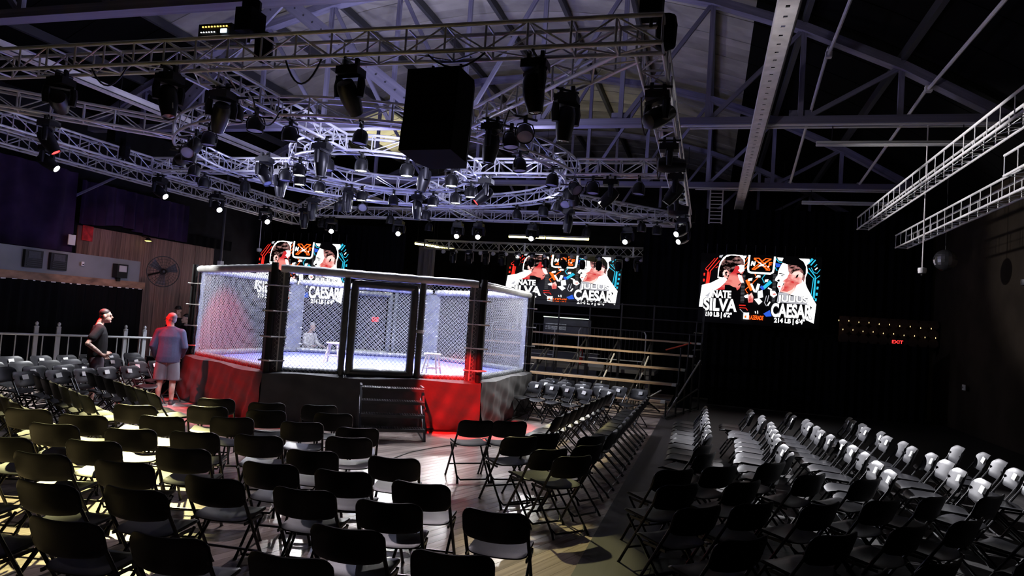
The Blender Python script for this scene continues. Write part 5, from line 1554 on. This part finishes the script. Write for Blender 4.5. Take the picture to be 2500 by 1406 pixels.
# ================================================================== PEOPLE
def remesh_object(name, pieces, voxel, m, parent, smooth_it=6):
    """pieces: ('cap', [pts], [radii]) tubes or ('ell', centre, radii[, rot]) — fused into one skin"""
    b = MB()
    for pc_ in pieces:
        if pc_[0] == 'cap':
            pts = [Vector(p) for p in pc_[1]]; rr = list(pc_[2])
            b.tube(pts, rr, 12)
            for p, r in ((pts[0], rr[0]), (pts[-1], rr[-1])):
                b.lathe([(r * 0.05, r * 0.98)] + [(r * math.cos(R_(a)) * 0.98, r * math.sin(R_(a)) * 0.98) for a in (60, 30, 0, -30, -60)] + [(r * 0.05, -r * 0.98)], 12, c=p)
        elif pc_[0] == 'loft':
            n_ = 20
            vs_ = []
            for (cx_, cy_, cz_, rx_, ry_) in pc_[1]:
                for k in range(n_):
                    a = 2 * PI * k / n_
                    ca, sa = math.cos(a), math.sin(a)
                    vs_.append((cx_ + rx_ * math.copysign(abs(ca) ** 0.85, ca), cy_ + ry_ * math.copysign(abs(sa) ** 0.85, sa), cz_))
            m__ = len(pc_[1])
            fs_ = [(i * n_ + k, i * n_ + (k + 1) % n_, (i + 1) * n_ + (k + 1) % n_, (i + 1) * n_ + k) for i in range(m__ - 1) for k in range(n_)]
            fs_ += [tuple(range(n_ - 1, -1, -1)), tuple((m__ - 1) * n_ + k for k in range(n_))]
            b.add(vs_, fs_)
        else:
            c, r = Vector(pc_[1]), pc_[2]
            rt = pc_[3] if len(pc_) > 3 else Matrix.Identity(3)
            o = len(b.v)
            b.lathe([(0.05, 1.0)] + [(math.cos(R_(a)), math.sin(R_(a))) for a in range(75, -80, -15)] + [(0.05, -1.0)], 18)
            for i in range(o, len(b.v)):
                v = Vector(b.v[i]); b.v[i] = tuple(c + rt @ Vector((v.x * r[0], v.y * r[1], v.z * r[2])))
    me = b.mesh(name + '_raw', m)
    o = bpy.data.objects.new(name + '_raw', me); COL.objects.link(o)
    md = o.modifiers.new('r', 'REMESH'); md.mode = 'VOXEL'; md.voxel_size = voxel; md.use_smooth_shade = True
    ms = o.modifiers.new('s', 'SMOOTH'); ms.factor = 0.5; ms.iterations = smooth_it
    bpy.context.view_layer.update()
    dg = bpy.context.evaluated_depsgraph_get()
    fm = bpy.data.meshes.new_from_object(o.evaluated_get(dg))
    bpy.data.objects.remove(o, do_unlink=True)
    fm.materials.clear(); fm.materials.append(m)
    fm.polygons.foreach_set('use_smooth', [True] * len(fm.polygons))
    return link(name, fm, parent)
SKIN = mat('skin', (0.52, 0.33, 0.26), 0.5, noise=(12, 0.12))
def hand(c, out, fwd, s=1.0):
    """palm with four bent fingers and a thumb; out = finger direction, fwd = thumb side"""
    c, out, fwd = Vector(c), Vector(out).normalized(), Vector(fwd).normalized()
    nrm = out.cross(fwd).normalized()
    P = [('ell', c + out * 0.045 * s, (0.042 * s, 0.03 * s, 0.05 * s), Matrix((fwd, nrm, out)).transposed())]
    for k, (o_, l) in enumerate(((0.03, 0.07), (0.01, 0.08), (-0.01, 0.075), (-0.03, 0.06))):
        a = c + out * 0.085 * s + fwd * o_ * s
        b_ = a + out * l * 0.5 * s + nrm * 0.012 * s
        d_ = b_ + out * l * 0.4 * s + nrm * 0.035 * s
        P.append(('cap', [a, b_, d_], [0.0095 * s, 0.009 * s, 0.0075 * s]))
    a = c + out * 0.03 * s + fwd * 0.038 * s
    P.append(('cap', [a, a + fwd * 0.03 * s + out * 0.025 * s, a + fwd * 0.035 * s + out * 0.06 * s], [0.012 * s, 0.0105 * s, 0.0085 * s]))
    return P
def head_pieces(c, face):
    """c = head centre, face = unit direction the face looks"""
    c, f = Vector(c), Vector(face).normalized()
    s = Vector((-f.y, f.x, 0)).normalized(); u = f.cross(s) if f.cross(s).z > 0 else s.cross(f)
    Rm = Matrix((s, f, Vector((0, 0, 1)))).transposed()
    P = [('ell', c + Vector((0, 0, 0.03)) - f * 0.012, (0.074, 0.094, 0.098), Rm),
         ('ell', c + f * 0.018 - Vector((0, 0, 0.045)), (0.06, 0.075, 0.08), Rm),
         ('ell', c + f * 0.07 - Vector((0, 0, 0.095)), (0.028, 0.026, 0.022), Rm),
         ('cap', [c + f * 0.086 + Vector((0, 0, 0.02)), c + f * 0.108 - Vector((0, 0, 0.018))], [0.011, 0.016]),
         ('ell', c + f * 0.088 - Vector((0, 0, 0.052)), (0.026, 0.012, 0.012), Rm),
         ('ell', c + f * 0.08 + Vector((0, 0, 0.038)), (0.05, 0.016, 0.012), Rm)]
    for k in (-1, 1):
        P.append(('ell', c + s * 0.078 * k - f * 0.01 - Vector((0, 0, 0.005)), (0.012, 0.022, 0.034), Rm))
        P.append(('ell', c + f * 0.076 + s * 0.03 * k + Vector((0, 0, 0.012)), (0.014, 0.01, 0.01), Rm))
    return P
def face_parts(t, c, face, hair_m, hair='short', glasses=False):
    c, f = Vector(c), Vector(face).normalized()
    s = Vector((-f.y, f.x, 0)).normalized()
    Rm = Matrix((s, f, Vector((0, 0, 1)))).transposed()
    if hair == 'short':
        remesh_object('hair', [('ell', c + Vector((0, 0, 0.056)) - f * 0.022, (0.0768, 0.0925, 0.0815), Rm), ('ell', c + Vector((0, 0, 0.0)) - f * 0.05, (0.07, 0.055, 0.07), Rm)], 0.009, hair_m, t, 3)
    elif hair == 'thin':
        remesh_object('hair', [('ell', c - f * 0.055 + Vector((0, 0, 0.01)), (0.072, 0.052, 0.07), Rm)], 0.009, hair_m, t, 3)
    EYEM = mat('eye_dark', (0.02, 0.015, 0.012), 0.2)
    for k in (-1, 1):
        b = MB(); b.lathe([(0.002, 0.008), (0.008, 0.004), (0.009, 0), (0.008, -0.004), (0.002, -0.008)], 8, c=c + f * 0.083 + s * 0.031 * k + Vector((0, 0, 0.012)))
        build('eye', b, EYEM, t)
    if glasses:
        b = MB()
        for k in (-1, 1):
            e = c + f * 0.104 + s * 0.033 * k + Vector((0, 0, 0.012))
            b.tube([e + s * 0.026 * math.cos(2 * PI * j / 12) + Vector((0, 0, 0.02 * math.sin(2 * PI * j / 12))) for j in range(12)], 0.004, 5, closed=True)
            b.tube([e + s * 0.026 * k, c + s * 0.086 * k + Vector((0, 0, 0.012))], 0.0045, 5)
        b.tube([c + f * 0.104 - s * 0.01 + Vector((0, 0, 0.015)), c + f * 0.104 + s * 0.01 + Vector((0, 0, 0.015))], 0.004, 5)
        build('glasses', b, BLACK, t)
JACK = mat('navy_fleece', (0.06, 0.065, 0.13), 0.75, noise=(30, 0.1), bump=(6, 0.5))
SHRT = mat('grey_shorts', (0.16, 0.155, 0.18), 0.8, noise=(6, 0.1), bump=(5, 0.4))
TEE = mat('black_tee', (0.014, 0.014, 0.016), 0.85, spec=0.15, bump=(5, 0.4))
SHRT2 = mat('charcoal_shorts', (0.07, 0.06, 0.075), 0.8, bump=(5, 0.4))
GREYH = mat('grey_hair', (0.42, 0.40, 0.38), 0.7)
DARKH = mat('dark_hair', (0.015, 0.011, 0.01), 0.6)
SHOE = mat('dark_shoe', (0.05, 0.045, 0.05), 0.6)
TATT = mat('tattooed_skin', (0.40, 0.30, 0.25), 0.55, noise=(38, 0.65))
# local frame of a figure: +Y is where the chest faces, origin between the feet
def standing(loc, rz, label, opts):
    t = thing('person', label, 'person', loc, rz)
    sc = opts.get('scale', 0.97)
    hip, sh, nk = 0.92, 1.43, 1.50
    leg = opts.get('legs', 0.0)
    hc = Vector((opts.get('hx', 0), 0.055 + opts.get('hy', 0), 1.625))
    face = opts['face']
    P = head_pieces(hc, face)
    P += [('cap', [(0, -0.01, 1.40), (hc.x * 0.6, 0.02, 1.53), (hc.x, hc.y - 0.025, 1.58)], [0.075, 0.062, 0.064])]
    P += [('loft', [(0, 0, 0.80, 0.14, 0.10), (0, 0, 0.92, 0.165, 0.12), (0, 0.005, 1.02, 0.15, 0.115), (0, 0.005, 1.12, 0.15, 0.115), (0, 0, 1.25, 0.17, 0.118), (0, 0, 1.36, 0.172, 0.10), (0, -0.005, 1.43, 0.11, 0.075)])]
    for s in (-1, 1):
        P += [('cap', [(s * 0.095, 0, 0.90), (s * 0.11, 0.012, 0.50), (s * 0.115, -0.02, 0.36), (s * 0.12, -0.03, 0.09)], [0.088, 0.058, 0.056, 0.036])]
        P += [('ell', (s * 0.115, -0.045, 0.32), (0.052, 0.056, 0.11))]
        P += [('cap', [(s * 0.12, -0.05, 0.045), (s * 0.13, 0.13, 0.03)], [0.034, 0.03])]
        el, wr = opts['arms'][s]
        P += [('cap', [(s * 0.19, 0, 1.40), tuple(el), tuple(wr)], [0.055, 0.044, 0.03])]
        od = (Vector(wr) - Vector(el)).normalized()
        P += hand(wr, opts.get('hand_dir', {}).get(s, od), (0, 1, 0.2))
    for s in (-1, 1):
        P += [('cap', [(s * 0.05, -0.01, 1.44), (s * 0.185, 0, 1.39)], [0.06, 0.058])]
    body = remesh_object('body', P, 0.0085, SKIN, t, 4)
    face_parts(t, hc, face, opts['hair_m'], opts['hair'], opts.get('glasses', False))
    # top
    g = opts.get('girth', 1.0)
    C_ = [('loft', [(0, 0.0, 0.815, 0.185 * g, 0.148 * g), (0, 0.0, 0.86, 0.192 * g, 0.15 * g), (0, 0.0, 0.92, 0.197 * g, 0.152 * g), (0, 0.008, 1.04, 0.19 * g, 0.152 * g), (0, 0.006, 1.18, 0.20, 0.15), (0, 0, 1.31, 0.213, 0.142), (0, 0, 1.40, 0.18, 0.112), (0, -0.008, 1.455, 0.10, 0.088)])]
    for s in (-1, 1):
        C_ += [('cap', [(s * 0.07, -0.01, 1.425), (s * 0.195, 0, 1.385)], [0.07, 0.074])]
    if opts.get('collar'):
        C_ += [('loft', [(0, -0.012, 1.42, 0.095, 0.09), (0, 0.0, 1.49, 0.082, 0.082), (0, 0.004, 1.505, 0.08, 0.08)])]
    for s in (-1, 1):
        el, wr = Vector(opts['arms'][s][0]), Vector(opts['arms'][s][1])
        a = Vector((s * 0.195, 0, 1.39))
        if opts['sleeve'] == 'long':
            C_ += [('cap', [a, el, el.lerp(wr, 0.92)], [0.078, 0.066, 0.052])]
        else:
            C_ += [('cap', [a, a.lerp(el, 0.62)], [0.078, 0.078])]
    remesh_object('jacket' if opts['sleeve'] == 'long' else 'tee_shirt', C_, 0.011, opts['top_m'], t, 5)
    S_ = [('ell', (0, 0, 0.91), (0.185, 0.145, 0.14))]
    for s in (-1, 1):
        S_ += [('loft', [(s * 0.118, 0.006, 0.485, 0.112, 0.118), (s * 0.116, 0.006, 0.60, 0.112, 0.12), (s * 0.10, 0.0, 0.78, 0.112, 0.125), (s * 0.092, 0, 0.90, 0.10, 0.12)])]
    remesh_object('shorts', S_, 0.012, opts['short_m'], t, 4)
    for s in (-1, 1):
        remesh_object('shoe', [('cap', [(s * 0.12, -0.055, 0.05), (s * 0.13, 0.15, 0.038)], [0.046, 0.042]), ('cap', [(s * 0.12, -0.04, 0.06), (s * 0.12, -0.035, 0.10)], [0.044, 0.044])], 0.011, SHOE, t, 2)
        b = MB(); b.prism([(s * 0.12 - 0.047, -0.10), (s * 0.12 + 0.047, -0.10), (s * 0.13 + 0.047, 0.17), (s * 0.13 - 0.047, 0.17)], 0.0, 0.022)
        build('shoe_sole', b, PAPER, t)
    if opts.get('tattoo'):
        for s in opts['tattoo']:
            el, wr = Vector(opts['arms'][s][0]), Vector(opts['arms'][s][1])
            remesh_object('tattoo_sleeve', [('cap', [Vector((s * 0.19, 0, 1.40)).lerp(el, 0.7), el, el.lerp(wr, 0.95)], [0.051, 0.0475, 0.034])], 0.009, TATT, t, 3)
    t.scale = (sc, sc, sc)
    return t
# man with his back to us, jacket and shorts, head turned left
vd = math.atan2(9.66, 10.85)        # facing straight away from the camera
standing((-9.66, 10.85, 0), vd - 0.15, 'grey-haired person with glasses in navy jacket and grey shorts, hands in front', dict(
    face=(-0.85, 0.45, 0.0), hair_m=GREYH, hair='short', girth=1.1, glasses=True, sleeve='long', top_m=JACK, short_m=SHRT, collar=True, scale=0.985, hx=-0.02,
    arms={-1: [(-0.275, -0.04, 1.12), (-0.235, 0.13, 0.90)], 1: [(0.275, -0.04, 1.12), (0.20, 0.17, 0.93)]}, hand_dir={-1: (0.2, 0.5, -0.8), 1: (-0.4, 0.6, -0.5)}))
# man in black, seen from his right side, hand on hip
standing((-10.42, 9.98, 0), vd - R_(83), 'dark-haired person in black tee and dark shorts, hand on hip, tattooed arm', dict(
    face=(0.12, 1.0, -0.05), hair_m=DARKH, hair='short', sleeve='short', top_m=TEE, short_m=SHRT2, scale=0.985, hy=0.03,
    arms={-1: [(-0.30, -0.12, 1.12), (-0.16, 0.10, 0.98)], 1: [(0.33, -0.17, 1.14), (0.22, 0.05, 0.96)]}, hand_dir={-1: (0.4, 0.7, -0.4), 1: (-0.3, 0.75, -0.5)}, tattoo=(1, -1)))
# seated person behind the cage in a patterned white shirt
def seated(loc, rz, label, top_m, hair_m, cap=False):
    t = thing('person', label, 'person', loc, rz)
    hc = Vector((0, 0.10, 1.30)); face = (0.1, 1, -0.25)
    P = head_pieces(hc, face) + [('cap', [(0, 0, 1.05), (0, 0.05, 1.22)], [0.07, 0.062]), ('ell', (0, -0.02, 0.88), (0.18, 0.115, 0.2)), ('ell', (0, -0.05, 0.62), (0.17, 0.13, 0.16)), ('cap', [(-0.19, 0, 1.05), (0.19, 0, 1.05)], [0.06, 0.06])]
    for s in (-1, 1):
        P += [('cap', [(s * 0.10, -0.04, 0.52), (s * 0.14, 0.40, 0.50), (s * 0.14, 0.42, 0.08)], [0.085, 0.06, 0.04]), ('cap', [(s * 0.14, 0.40, 0.045), (s * 0.15, 0.56, 0.035)], [0.036, 0.034])]
        P += [('cap', [(s * 0.2, 0, 1.04), (s * 0.27, 0.08, 0.78), (s * 0.2, 0.32, 0.72)], [0.055, 0.044, 0.03])]
        P += hand((s * 0.2, 0.33, 0.72), (0, 1, 0), (-s, 0, 0))
    remesh_object('body', P, 0.012, SKIN, t, 4)
    face_parts(t, hc, face, hair_m, 'short')
    C_ = [('loft', [(0, -0.05, 0.55, 0.19, 0.15), (0, -0.045, 0.70, 0.195, 0.15), (0, -0.02, 0.9, 0.205, 0.145), (0, 0, 1.02, 0.19, 0.12), (0, 0.02, 1.10, 0.10, 0.085)]), ('cap', [(-0.19, 0, 1.04), (0.19, 0, 1.04)], [0.07, 0.07])]
    for s in (-1, 1):
        C_ += [('cap', [(s * 0.2, 0, 1.04), (s * 0.27, 0.08, 0.78), (s * 0.21, 0.28, 0.73)], [0.075, 0.062, 0.05])]
    remesh_object('shirt', C_, 0.014, top_m, t, 4)
    T_ = [('ell', (0, -0.05, 0.55), (0.19, 0.15, 0.12))]
    for s in (-1, 1):
        T_ += [('cap', [(s * 0.10, -0.04, 0.52), (s * 0.14, 0.40, 0.50), (s * 0.14, 0.42, 0.12)], [0.1, 0.075, 0.062])]
    remesh_object('trousers', T_, 0.014, TEE, t, 4)
    if cap:
        b = MB(); b.lathe([(0.10, -0.01), (0.10, 0.03), (0.075, 0.08), (0.02, 0.095)], 14, c=hc + Vector((0, -0.01, 0.055))); b.box(tuple(hc + Vector((0, 0.13, 0.06))), (0.14, 0.11, 0.012))
        build('cap', b, BLACK, t)
    return t
WPAT = mat('white_patterned_shirt', (0.75, 0.75, 0.76), 0.7, noise=(24, 0.75))
seated((-11.95, 19.3, 0.12), R_(-100), 'person in white patterned shirt sitting beyond the cage', WPAT, GREYH)
seated((-15.0, 17.1, 0.35), R_(-150), 'dark silhouetted person in a cap by the wooden panelling', TEE, DARKH, True)
seated((-14.05, 16.4, 0.16), R_(170), 'dark silhouetted person left of the one in the cap by the wall', TEE, DARKH)
for (x, y, z, rz, lb) in ((-11.95, 19.3, 0.12, -100, 'low black stool under the person in the patterned shirt'), (-15.0, 17.1, 0.35, -150, 'black bar stool under the person in the cap'), (-14.05, 16.4, 0.16, 170, 'black stool under the silhouetted person by the wall')):
    t = thing('black_stool', lb, 'stool', (x, y, 0), R_(rz), 'black stools behind the cage')
    h = 0.43 + z
    b = MB(); b.lathe([(0.17, h - 0.04), (0.18, h - 0.02), (0.17, h)], 16); build('seat', b, BLACK, t)
    for sx, sy in ((1, 1), (1, -1), (-1, 1), (-1, -1)):
        rod('leg', (sx * 0.16, sy * 0.16, 0), (sx * 0.1, sy * 0.1, h - 0.03), 0.014, BLACK, t)
    if z > 0.1:
        blk('foot_ring', (0, 0.40, z - 0.012), (0.5, 0.5, 0.024), BLACK, t)
        for sx in (-0.2, 0.2):
            rod('step_leg', (sx, 0.6, 0), (sx, 0.6, z - 0.02), 0.014, BLACK, t)
